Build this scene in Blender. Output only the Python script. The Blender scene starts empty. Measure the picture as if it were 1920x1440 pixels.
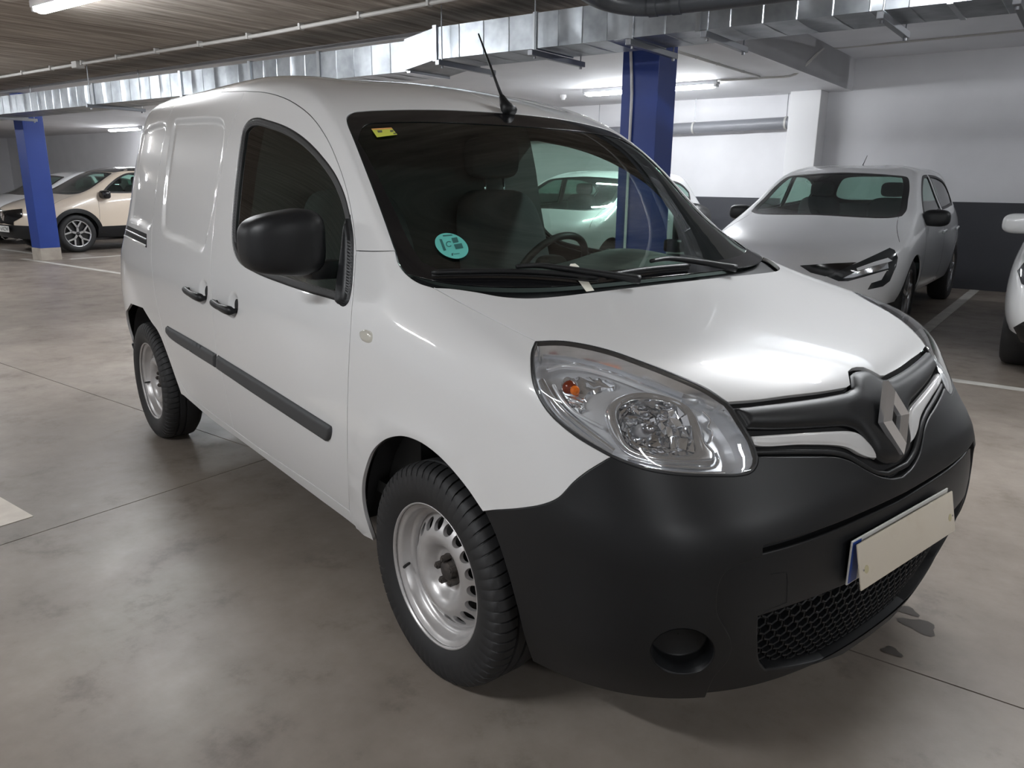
import bpy, bmesh, math, random
import numpy as np
from mathutils import Matrix, Vector
from mathutils.bvhtree import BVHTree
from mathutils.geometry import delaunay_2d_cdt
random.seed(7); RNG = np.random.default_rng(7)
S = bpy.context.scene
COL = S.collection

# ------------------------------------------------------------------ camera
FPX = 1446.82                                   # focal length in pixels of a 1920 wide frame
CAM = np.array([1.6176, -1.9009, 1.3659]); YAW, PITCH, ROLL = 2.4498, .2565, .0103
_f = np.array([math.cos(YAW)*math.cos(PITCH), math.sin(YAW)*math.cos(PITCH), -math.sin(PITCH)])
_r0 = np.array([math.sin(YAW), -math.cos(YAW), 0.]); _u0 = np.cross(_r0, _f)
_r = math.cos(ROLL)*_r0 + math.sin(ROLL)*_u0; _u = -math.sin(ROLL)*_r0 + math.cos(ROLL)*_u0
cd = bpy.data.cameras.new('camera'); cam = bpy.data.objects.new('camera', cd); COL.objects.link(cam)
cd.sensor_fit = 'HORIZONTAL'; cd.sensor_width = 36; cd.lens = FPX/1920*36; cd.clip_start = .05; cd.clip_end = 100
M = Matrix.Identity(4)
for i in range(3):
    M[i][0] = _r[i]; M[i][1] = _u[i]; M[i][2] = -_f[i]; M[i][3] = CAM[i]
cam.matrix_world = M
S.camera = cam
S.view_settings.view_transform = 'Standard'; S.view_settings.look = 'None'
S.view_settings.gamma = 1; S.view_settings.use_curve_mapping = False
S.view_settings.exposure = 0.38
W = bpy.data.worlds.new('garage_air'); S.world = W; W.use_nodes = True
W.node_tree.nodes['Background'].inputs[0].default_value = (.9, .93, 1, 1)
W.node_tree.nodes['Background'].inputs[1].default_value = .05
LAMP_E = 115.0                                    # emission of the fluorescent diffusers

def pray(x, y):
    d = _f + _r*((x-960)/FPX) + _u*((720-y)/FPX)
    return d/np.linalg.norm(d)
def at_z(x, y, z=0.):
    d = pray(x, y); return CAM + d*((z-CAM[2])/d[2])
TH = math.radians(14)                           # the garage is turned 14 degrees against the van
G1 = np.array([math.cos(TH), math.sin(TH), 0]); G2 = np.array([-math.sin(TH), math.cos(TH), 0])
def gp(a, b, z=0.): return a*G1 + b*G2 + np.array([0, 0, z])

# ------------------------------------------------------------------ materials
MATS = {}
def mat(name, col=(.8,.8,.8), rough=.5, metal=0., coat=0., spec=.5, emit=None, es=0., noise=None, bump=None, crough=.05):
    if name in MATS: return MATS[name]
    m = bpy.data.materials.new(name); m.use_nodes = True; MATS[name] = m
    nt = m.node_tree; b = nt.nodes['Principled BSDF']
    b.inputs['Base Color'].default_value = (*col, 1); b.inputs['Roughness'].default_value = rough
    b.inputs['Metallic'].default_value = metal; b.inputs['Coat Weight'].default_value = coat
    b.inputs['Coat Roughness'].default_value = crough
    b.inputs['Specular IOR Level'].default_value = spec
    if emit: b.inputs['Emission Color'].default_value = (*emit, 1); b.inputs['Emission Strength'].default_value = es
    if noise or bump:
        tc = nt.nodes.new('ShaderNodeTexCoord')
    if noise:                                   # (scale, amount, second colour)
        n = nt.nodes.new('ShaderNodeTexNoise'); n.inputs['Scale'].default_value = noise[0]; n.inputs['Detail'].default_value = 5
        nt.links.new(tc.outputs['Object'], n.inputs['Vector'])
        rp = nt.nodes.new('ShaderNodeValToRGB'); rp.color_ramp.elements[0].position = .35; rp.color_ramp.elements[1].position = .7
        rp.color_ramp.elements[0].color = (*col, 1); rp.color_ramp.elements[1].color = (*noise[1], 1)
        nt.links.new(n.outputs[0], rp.inputs[0]); nt.links.new(rp.outputs[0], b.inputs['Base Color'])
    if bump:                                    # (scale, strength, distance)
        n = nt.nodes.new('ShaderNodeTexNoise'); n.inputs['Scale'].default_value = bump[0]; n.inputs['Detail'].default_value = 3
        nt.links.new(tc.outputs['Object'], n.inputs['Vector'])
        bp = nt.nodes.new('ShaderNodeBump'); bp.inputs['Strength'].default_value = bump[1]; bp.inputs['Distance'].default_value = bump[2]
        nt.links.new(n.outputs[0], bp.inputs['Height']); nt.links.new(bp.outputs[0], b.inputs['Normal'])
    return m
def glass(name, tint, refl=1.0, rough=0.0):
    if name in MATS: return MATS[name]
    m = bpy.data.materials.new(name); m.use_nodes = True; MATS[name] = m
    nt = m.node_tree; nt.nodes.clear()
    o = nt.nodes.new('ShaderNodeOutputMaterial'); mx = nt.nodes.new('ShaderNodeMixShader')
    t = nt.nodes.new('ShaderNodeBsdfTransparent'); t.inputs[0].default_value = (*tint, 1)
    g = nt.nodes.new('ShaderNodeBsdfGlossy'); g.inputs['Roughness'].default_value = rough; g.inputs[0].default_value = (refl, refl, refl, 1)
    fr = nt.nodes.new('ShaderNodeFresnel'); fr.inputs[0].default_value = 1.52
    ge = nt.nodes.new('ShaderNodeNewGeometry'); ma = nt.nodes.new('ShaderNodeMath'); ma.operation = 'MULTIPLY_ADD'   # same index from either side of the pane
    ma.inputs[1].default_value = 1/1.52-1.52; ma.inputs[2].default_value = 1.52
    nt.links.new(ge.outputs['Backfacing'], ma.inputs[0]); nt.links.new(ma.outputs[0], fr.inputs[0])
    nt.links.new(fr.outputs[0], mx.inputs[0]); nt.links.new(t.outputs[0], mx.inputs[1]); nt.links.new(g.outputs[0], mx.inputs[2])
    nt.links.new(mx.outputs[0], o.inputs[0])
    return m
PAINT = mat('white_paint', (.735,.735,.735), .35, coat=1.0, crough=.03)
PLAST = mat('black_plastic', (.0095,.0102,.0115), .42, spec=.36, bump=(900,.06,.001))
GLOSSBLK = mat('gloss_black', (.008,.008,.009), .12)
LINER = mat('dark_liner', (.012,.012,.013), .8)
RUBBER = mat('rubber', (.016,.016,.017), .62, bump=(60,.15,.001))
SEAL = mat('rubber_seal', (.018,.018,.019), .45)
CHROME = mat('chrome', (.86,.87,.9), .06, metal=1.)
SATIN = mat('satin_metal', (.6,.6,.62), .25, metal=1.)
WGLASS = glass('window_glass', (.60,.74,.68))
LENS = glass('clear_lens', (.95,.96,.97))

# ------------------------------------------------------------------ object helpers
def link(name, me, m=None, parent=None, smooth=True):
    o = bpy.data.objects.new(name, me); COL.objects.link(o)
    if m is not None and len(me.materials) == 0: me.materials.append(m)
    if parent is not None: o.parent = parent
    return o
def mesh(name, V, F, m=None, parent=None, smooth=True, normals=None):
    me = bpy.data.meshes.new(name); me.from_pydata([tuple(map(float, v)) for v in V], [], [tuple(map(int, f)) for f in F])
    if smooth: me.polygons.foreach_set('use_smooth', [True]*len(me.polygons))
    me.update()
    if normals is not None: me.normals_split_custom_set_from_vertices([tuple(map(float, n)) for n in normals])
    return link(name, me, m, parent)
def empty(name, loc=(0,0,0), rz=0., parent=None):
    o = bpy.data.objects.new(name, None); COL.objects.link(o); o.location = tuple(map(float, loc)); o.rotation_euler = (0,0,rz)
    o.empty_display_size = .1
    if parent is not None: o.parent = parent
    return o
def tag(o, label=None, cat=None, group=None, kind=None):
    if label: o['label'] = label
    if cat: o['category'] = cat
    if group: o['group'] = group
    if kind: o['kind'] = kind
    return o
class MB:
    """collects vertices and faces of one mesh"""
    def __init__(s): s.V = []; s.F = []
    def add(s, V, F):
        k = len(s.V); s.V += [tuple(map(float, v)) for v in V]; s.F += [tuple(int(i)+k for i in f) for f in F]; return s
    def box(s, a, b, bev=0., R=None, T=None):
        bm = bmesh.new(); bmesh.ops.create_cube(bm, size=1)
        a = np.array(a, float); b = np.array(b, float)
        for v in bm.verts: v.co = Vector((a+b)/2 + np.array(v.co)*(b-a))
        if bev > 0: bmesh.ops.bevel(bm, geom=bm.edges[:]+bm.verts[:], offset=bev, segments=2, profile=.6, affect='EDGES')
        bm.verts.index_update()
        V = np.array([v.co for v in bm.verts]); F = [[v.index for v in f.verts] for f in bm.faces]; bm.free()
        if R is not None: V = V@np.array(R).T
        if T is not None: V = V + np.array(T)
        return s.add(V, F)
    def tube(s, pts, rad, n=10, caps=True):
        P = np.array(pts, float); m = len(P); rad = np.broadcast_to(np.array(rad, float), (m,))
        T = np.gradient(P, axis=0); T /= np.linalg.norm(T, axis=1)[:, None]
        up = np.array([0,0,1.]) if abs(T[0][2]) < .9 else np.array([1.,0,0])
        a = np.cross(T[0], up); a /= np.linalg.norm(a); V = []
        for i in range(m):
            a = a - T[i]*(a@T[i]); a /= np.linalg.norm(a); b = np.cross(T[i], a)
            for k in range(n):
                t = 2*math.pi*k/n; V.append(P[i] + rad[i]*(math.cos(t)*a + math.sin(t)*b))
        F = [(i*n+k, i*n+(k+1)%n, (i+1)*n+(k+1)%n, (i+1)*n+k) for i in range(m-1) for k in range(n)]
        if caps: F += [tuple(range(n))[::-1], tuple((m-1)*n+k for k in range(n))]
        return s.add(V, F)
    def grid(s, G, closeu=False, closev=False):
        G = np.array(G, float); a, b = G.shape[:2]
        F = [(i*b+j, i*b+(j+1)%b, ((i+1)%a)*b+(j+1)%b, ((i+1)%a)*b+j) for i in range(a if closeu else a-1) for j in range(b if closev else b-1)]
        return s.add(G.reshape(-1, 3), F)
    def build(s, name, m, parent=None, smooth=False, angle=None):
        me = bpy.data.meshes.new(name); me.from_pydata(s.V, [], s.F); me.update()
        if smooth: me.polygons.foreach_set('use_smooth', [True]*len(me.polygons))
        if angle is not None:
            me.polygons.foreach_set('use_smooth', [True]*len(me.polygons)); me.set_sharp_from_angle(angle=math.radians(angle))
        return link(name, me, m, parent)
def catmull(P, step, closed=False):
    P = np.array(P, float); n = len(P)
    if n < 3 and not closed:
        k = max(1, int(math.ceil(np.linalg.norm(P[-1]-P[0])/step))); t = np.linspace(0, 1, k+1)[:, None]; return P[0]*(1-t)+P[-1]*t
    out = []
    for i in range(n if closed else n-1):
        p1, p2 = P[i], P[(i+1) % n]
        p0 = P[i-1] if (i > 0 or closed) else 2*p1-p2
        p3 = P[(i+2) % n] if (i+2 < n or closed) else 2*p2-p1
        d0, d1, d2 = [max(np.linalg.norm(q), 1e-9)**.5 for q in (p1-p0, p2-p1, p3-p2)]
        m1 = (p2-p1) + d1*((p1-p0)/d0 - (p2-p0)/(d0+d1)); m2 = (p2-p1) + d1*((p3-p2)/d2 - (p3-p1)/(d1+d2))
        k = max(1, int(math.ceil(np.linalg.norm(p2-p1)/step))); t = (np.arange(k)/k)[:, None]
        out.append((2*t**3-3*t**2+1)*p1 + (t**3-2*t**2+t)*m1 + (-2*t**3+3*t**2)*p2 + (t**3-t**2)*m2)
    if not closed: out.append(P[-1:])
    return np.concatenate(out)
def inside(Q, loops):
    """even-odd test of points Q against closed loops"""
    c = np.zeros(len(Q), bool)
    for L in loops:
        a = L; b = np.roll(L, -1, 0)
        for (x0, y0), (x1, y1) in zip(a, b):
            if y0 == y1: continue
            k = ((Q[:,1] < y0) != (Q[:,1] < y1)); c ^= k & (Q[:,0] < (x1-x0)*(Q[:,1]-y0)/(y1-y0)+x0)
    return c
def bdist(Q, loops):
    d = np.full(len(Q), 1e9)
    for L in loops:
        a = L; b = np.roll(L, -1, 0); ab = b-a; l2 = np.maximum((ab**2).sum(1), 1e-18)
        for s in range(0, len(Q), 2000):
            q = Q[s:s+2000, None, :]; t = np.clip(((q-a)*ab).sum(2)/l2, 0, 1)
            d[s:s+2000] = np.minimum(d[s:s+2000], np.sqrt((((q-a)-t[..., None]*ab)**2).sum(2)).min(1))
    return d
def cdt(loops, inner):
    V = []; E = []
    for L in loops:
        k = len(V); n = len(L); V += [tuple(p) for p in L]; E += [(k+i, k+(i+1) % n) for i in range(n)]
    nb = len(V); V += [tuple(p) for p in inner]
    rv, re, rf, ov, oe, of = delaunay_2d_cdt([Vector(v) for v in V], E, [], 0, 1e-7)
    rv = np.array([tuple(v) for v in rv]); rf = np.array([tuple(f) for f in rf])
    c = rv[rf].mean(1); rf = rf[inside(c, loops)]
    return rv, rf, ov, nb
# ------------------------------------------------------------------ smooth body surface and trimmed panels
MY = np.array([1, -1, 1.])
class Surf:
    """bicubic B-spline through a table of points T[level][station]; station 0 = rear centre, last = front centre, right half (y<0), mirrored to the left"""
    def __init__(s, T, lam=.012, world=None, K=8):
        T = np.array(T, float); s.nv, s.nu, _ = T.shape; s.U = s.nu-1; s.V = s.nv-1
        P = s._fit(T, lam)
        nE = 2*s.U+3; E = np.zeros((s.nv+2, nE, 3))
        for j in range(nE):
            u = j-1; sg = False
            if u < 0: u = -u; sg = True
            if u > s.U:
                u = 2*s.U-u; sg = not sg
                if u < 0: u = -u; sg = not sg
            E[1:-1, j] = P[:, u]*(MY if sg else 1)
        E[0] = 2*E[1]-E[2]; E[-1] = E[-3]*MY
        s.E = E
        s.world = world or Matrix.Identity(4); s.inv = s.world.inverted()
        s.K = K; nu = 2*s.U*K+1; nv = s.V*K+1
        uu, vv = np.meshgrid(np.arange(nu)/K, np.arange(nv)/K); s.gu = uu.ravel(); s.gv = vv.ravel()
        X = s.P(s.gu, s.gv)
        i, j = np.meshgrid(np.arange(nv-1), np.arange(nu-1), indexing='ij'); a = (i*nu+j).ravel()
        s.tri = np.concatenate([np.stack([a, a+1, a+nu+1], 1), np.stack([a, a+nu+1, a+nu], 1)])
        s.bvh = BVHTree.FromPolygons([tuple(p) for p in X], [tuple(map(int, t)) for t in s.tri]); s.X = X
        Pm = s.P(np.array([s.U*.5]), np.array([s.V*.4])); s.sg = 1.
        if (s.N(np.array([s.U*.5]), np.array([s.V*.4]))[0])[1] > 0: s.sg = -1.
    def _fit(s, T, lam):
        def op(n, kind0, kind1, sgn):
            A = np.zeros((n, n))
            for j in range(n):
                for k, w in ((j-1, 1/6), (j, 4/6), (j+1, 1/6)):
                    if k < 0:
                        if kind0 == 'm': A[j, 1] += w*sgn
                        else: A[j, 0] += 2*w; A[j, 1] -= w
                    elif k >= n:
                        if kind1 == 'm': A[j, n-2] += w*sgn
                        else: A[j, n-1] += 2*w; A[j, n-2] -= w
                    else: A[j, k] += w
            D = np.zeros((n-3, n))
            for j in range(n-3): D[j, j:j+4] = (-1, 3, -3, 1)
            return np.linalg.solve(A.T@A + lam*D.T@D, A.T)
        out = np.zeros_like(T)
        for c in range(3):
            sg = -1 if c == 1 else 1
            Q = op(s.nu, 'm', 'm', sg)@T[:, :, c].T
            out[:, :, c] = op(s.nv, 'e', 'm', sg)@Q.T
        out[:, 0, 1] = 0; out[:, -1, 1] = 0; out[-1, :, 1] = 0
        return out
    def P(s, u, v):
        u = np.asarray(u, float); v = np.asarray(v, float)
        iu = np.clip(np.floor(u).astype(int), 0, 2*s.U-1); iv = np.clip(np.floor(v).astype(int), 0, s.V-1); a = u-iu; b = v-iv
        wu = np.stack([(1-a)**3, 3*a**3-6*a**2+4, -3*a**3+3*a**2+3*a+1, a**3], -1)/6
        wv = np.stack([(1-b)**3, 3*b**3-6*b**2+4, -3*b**3+3*b**2+3*b+1, b**3], -1)/6
        r = 0
        for i in range(4):
            for j in range(4):
                ii = iv+i; jj = iu+j
                C = s.E[np.minimum(ii, s.nv+1), np.minimum(jj, s.E.shape[1]-1)]
                r = r + (wv[..., i]*wu[..., j])[..., None]*C
        return r
    def J(s, u, v, h=1e-3):
        return (s.P(u+h, v)-s.P(u-h, v))/(2*h), (s.P(u, v+h)-s.P(u, v-h))/(2*h)
    def N(s, u, v):
        a, b = s.J(u, v, 4e-3); n = np.cross(a, b); l = np.linalg.norm(n, axis=-1, keepdims=True)
        return getattr(s, 'sg', 1.)*n/np.maximum(l, 1e-12)
    def _bary(s, loc, idx):
        t = s.tri[idx]; a, b, c = s.X[t]; p = np.array(loc)
        v0, v1, v2 = b-a, c-a, p-a; d00 = v0@v0; d01 = v0@v1; d11 = v1@v1; d20 = v2@v0; d21 = v2@v1; de = d00*d11-d01*d01
        y = (d11*d20-d01*d21)/de; z = (d00*d21-d01*d20)/de; w = np.array([1-y-z, y, z])
        return np.array([w@s.gu[t], w@s.gv[t]])
    def cast(s, o, d):
        loc, n, idx, dist = s.bvh.ray_cast(Vector(o), Vector(d))
        return None if loc is None else s._bary(loc, idx)
    def tr(s, pts, step=6., smooth=True, closed=False):
        """pixels of the photograph -> uv on this surface"""
        P = catmull(pts, step, closed) if smooth else np.concatenate([catmull(pts[i:i+2], step)[:-1] for i in range(len(pts)-1)]+[np.array(pts[-1:], float)])
        o = s.inv@Vector(CAM); R = s.inv.to_3x3(); out = []
        for x, y in P:
            q = s.cast(o, R@Vector(pray(x, y)))
            if q is not None: out.append(q)
        if len(out) < len(P): print('MISS', len(P)-len(out), 'of', len(P), pts[0], pts[-1])
        return np.array(out)
    def xz(s, pts, step=.02, smooth=True):
        P = catmull(pts, step) if smooth else np.array(pts, float); out = []
        for x, z in P:
            q = s.cast((x, -4., z), (0, 1., 0))
            if q is not None: out.append(q)
        return np.array(out)
    def mir(s, L): return np.stack([2*s.U-L[:,0], L[:,1]], 1)[::-1]
def jn(*cs):
    """join uv curves to one closed loop, dropping doubles"""
    L = np.concatenate([np.asarray(c, float) for c in cs]); k = [0]
    for i in range(1, len(L)):
        if np.abs(L[i]-L[k[-1]]).max() > 1e-4: k.append(i)
    L = L[k]
    if np.abs(L[0]-L[-1]).max() < 1e-4: L = L[:-1]
    return L
def clipu(L, U, keep_less=True):
    """clip a closed uv loop at u = U"""
    out = []; n = len(L)
    for i in range(n):
        a = L[i]; b = L[(i+1) % n]; ia = (a[0] <= U) == keep_less or a[0] == U; ib = (b[0] <= U) == keep_less or b[0] == U
        if ia: out.append(a)
        if ia != ib: t = (U-a[0])/(b[0]-a[0]); out.append(a+t*(b-a))
    return np.array(out)
def fullloop(s, L):
    """right-half loop touching the centre line -> loop symmetric about it"""
    L = jn(clipu(L, s.U)); on = np.abs(L[:,0]-s.U) < 1e-6
    # rotate so that the loop starts right after the centre edge
    n = len(L); k = [i for i in range(n) if on[i] and not on[(i+1) % n]]
    L = np.roll(L, -k[0], 0); m = max(i for i in range(n) if np.abs(L[i,0]-s.U) < 1e-6)
    H = L[:m+1]
    return jn(H, s.mir(H))
def inset(s, L, d, sign):
    Pp = s.P(L[:,0], L[:,1]); N = s.N(L[:,0], L[:,1]); a, b = s.J(L[:,0], L[:,1])
    T = np.roll(Pp, -1, 0)-np.roll(Pp, 1, 0); T /= np.maximum(np.linalg.norm(T, axis=1)[:,None], 1e-9)
    B = np.cross(N, T)*sign                      # into the panel
    G = np.stack([np.stack([(a*a).sum(1), (a*b).sum(1)], 1), np.stack([(a*b).sum(1), (b*b).sum(1)], 1)], 1)
    G[:,0,0] += 1e-9; G[:,1,1] += 1e-9
    q = np.linalg.solve(G, np.stack([(a*B).sum(1), (b*B).sum(1)], 1)[..., None])[..., 0]
    return L + d*q, B
def area2(L): return (L[:,0]*np.roll(L[:,1],-1)-np.roll(L[:,0],-1)*L[:,1]).sum()
def panel(s, name, loops, m, parent=None, off=0., gap=.0024, flange=.012, res=.045, disp=None, dome=None, mirror=False, rnd=.0012, ret=False, liner=None, fine=None):
    """piece of the body surface inside loops[0] and outside the others, with turned-in edges.
    disp(P) -> height; dome=(height, width) rounds the piece towards its edge"""
    loops = [np.asarray(L, float) for L in loops]; raw = loops
    sgn = []
    for i, L in enumerate(loops):
        # sign so that B points into the panel
        sgn.append((1 if area2(L) > 0 else -1)*(1 if i == 0 else -1)*s.sg)
    if gap: loops = [inset(s, L, gap, g)[0] for L, g in zip(loops, sgn)]
    a, b = s.J(loops[0][:,0], loops[0][:,1]); sc = np.array([np.median(np.linalg.norm(a, axis=1)), np.median(np.linalg.norm(b, axis=1))])
    Ls = [L*sc for L in loops]; lo = Ls[0].min(0); hi = Ls[0].max(0)
    gx, gy = np.meshgrid(np.arange(lo[0]+res/2, hi[0], res), np.arange(lo[1]+res/2, hi[1], res)); gx[1::2] += res/2
    Q = np.stack([gx.ravel(), gy.ravel()], 1)
    if len(Q): Q = Q[inside(Q, Ls)]
    if len(Q): Q = Q[bdist(Q, Ls) > res*.45]
    if fine:                                     # (test(P), spacing): denser points where the relief is
        gx, gy = np.meshgrid(np.arange(lo[0]+fine[1]/2, hi[0], fine[1]), np.arange(lo[1]+fine[1]/2, hi[1], fine[1])); gx[1::2] += fine[1]/2
        Q2 = np.stack([gx.ravel(), gy.ravel()], 1); Q2 = Q2[fine[0](s.P(*(Q2/sc).T))]; Q2 = Q2[inside(Q2, Ls)]
        if len(Q2): Q2 = Q2[bdist(Q2, Ls) > fine[1]*.45]
        if len(Q): Q = Q[~fine[0](s.P(*(Q/sc).T))]
        Q = np.concatenate([Q, Q2])
    if dome:                                     # rings that carry the rounding
        ex = []
        for k in (.15, .4, .7, 1.05):
            for L, g in zip(loops, sgn):
                R_ = inset(s, L, dome[1]*k, g)[0]*sc
                ex.append(R_)
        ex = np.concatenate(ex); ex = ex[inside(ex, Ls)]; dd = bdist(ex, Ls); ex = ex[dd > dome[1]*.12]
        if len(Q): Q = Q[bdist(Q, Ls) > dome[1]*1.2]
        Q = np.concatenate([Q, ex]) if len(Q) else ex
    rv, rf, ov, nb = cdt(Ls, Q); uv = rv/sc
    def pos(uv):
        P_ = s.P(uv[:,0], uv[:,1]); h = np.full(len(uv), off)
        if disp is not None: h = h+disp(P_)
        if dome:
            d = np.clip(bdist(uv*sc, Ls)/dome[1], 0, 1); h = h+dome[0]*np.sqrt(np.maximum(0, 1-(1-d)**2))
        return P_ + h[:,None]*s.N(uv[:,0], uv[:,1])
    X = pos(uv)
    if disp is not None or dome:
        e = .003; du = np.zeros_like(uv); du[:,0] = e/sc[0]; dv = np.zeros_like(uv); dv[:,1] = e/sc[1]
        N = np.cross(pos(uv+du)-pos(uv-du), pos(uv+dv)-pos(uv-dv)); N /= np.maximum(np.linalg.norm(N, axis=1)[:,None], 1e-12); N *= s.sg
    else: N = s.N(uv[:,0], uv[:,1])
    # face orientation
    fn = np.cross(X[rf[:,1]]-X[rf[:,0]], X[rf[:,2]]-X[rf[:,0]])
    if (fn*N[rf[:,0]]).sum() < 0: rf = rf[:, ::-1]
    V = X.copy(); NN = N.copy(); F = [tuple(f) for f in rf]
    if flange:
        # boundary vertex ids in the output
        o2n = {}
        for k, l in enumerate(ov):
            for q in l: o2n.setdefault(q, k)
        k0 = 0
        for L, g in zip(loops, sgn):
            n = len(L); ids = [o2n.get(k0+i) for i in range(n)]; k0 += n
            if any(i is None for i in ids): continue
            ids = np.array(ids)
            T = np.roll(X[ids], -1, 0)-np.roll(X[ids], 1, 0); T /= np.maximum(np.linalg.norm(T, axis=1)[:,None], 1e-9)
            B = -np.cross(N[ids], T)*g; n0 = N[ids]
            base = len(V); r = rnd
            V = np.concatenate([V, X[ids]+B*r*.7-n0*r*.3, X[ids]+B*r-n0*r, X[ids]+B*r-n0*flange])
            q = n0+B; q /= np.maximum(np.linalg.norm(q, axis=1)[:,None], 1e-9)
            NN = np.concatenate([NN, q, B, B])
            rows = [ids, base+np.arange(n), base+n+np.arange(n), base+2*n+np.arange(n)]
            for A_, B_ in zip(rows[:-1], rows[1:]):
                for i in range(n):
                    j = (i+1) % n; f = (A_[i], B_[i], B_[j], A_[j])
                    F.append(f if g*s.sg*s.sg > 0 else f[::-1])
    if ret: return V, F, NN
    objs = [pmesh(name, V, F, NN, m, parent)]
    if mirror: objs.append(pmesh(name, V*MY, [f[::-1] for f in F], NN*MY, m, parent))
    if liner is not None:
        v2, f2, n2 = panel(s, '', raw, m, None, off=off-.014, gap=0, flange=0, res=.09, ret=True)
        objs.append(pmesh(liner, v2, f2, n2, LINER, objs[0]))
        if mirror: objs.append(pmesh(liner, v2*MY, [f[::-1] for f in f2], n2*MY, LINER, objs[1]))
    return objs if (mirror or liner) else objs[0]
def pmesh(name, V, F, N, m, parent):
    o = mesh(name, V, F, m, parent, True, N); return o
def strip(s, uv, half, name, m, parent, off=.0, h=.004, mirror=False, closed=False):
    """moulded bead along a uv curve"""
    uv = np.asarray(uv, float); P = s.P(uv[:,0], uv[:,1]); N = s.N(uv[:,0], uv[:,1])
    T = (np.roll(P,-1,0)-np.roll(P,1,0)) if closed else np.gradient(P, axis=0); T /= np.maximum(np.linalg.norm(T, axis=1)[:,None], 1e-9)
    B = np.cross(N, T); prof = [(-1,-.6),(-1,.4),(-.6,1),(.6,1),(1,.4),(1,-.6)]
    G = np.stack([P + N*off + B*(half*a) + N*(h*b) for a, b in prof], 1)
    mb = MB().grid(G, closeu=closed); o = mb.build(name, m, parent, smooth=True)
    if mirror:
        mb2 = MB().add(np.array(mb.V)*MY, [f[::-1] for f in mb.F]); return [o, mb2.build(name, m, parent, smooth=True)]
    return o

def flat(s, L, w=1.4):
    """let a uv curve cross the centre line square"""
    L = np.array(L, float); L = L[L[:,0] <= s.U+1e-9]; u1 = s.U-w; i = int(np.argmax(L[:,0] > u1)); i = max(2, i)
    a = L[i-1]; sl = (L[i][1]-L[i-2][1])/(L[i][0]-L[i-2][0]); uu = np.linspace(a[0], s.U, 9)[1:]; h = s.U-a[0]
    vv = a[1]+sl*(h/2-(s.U-uu)**2/(2*h))
    return np.concatenate([L[:i], np.stack([uu, vv], 1)])
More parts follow.
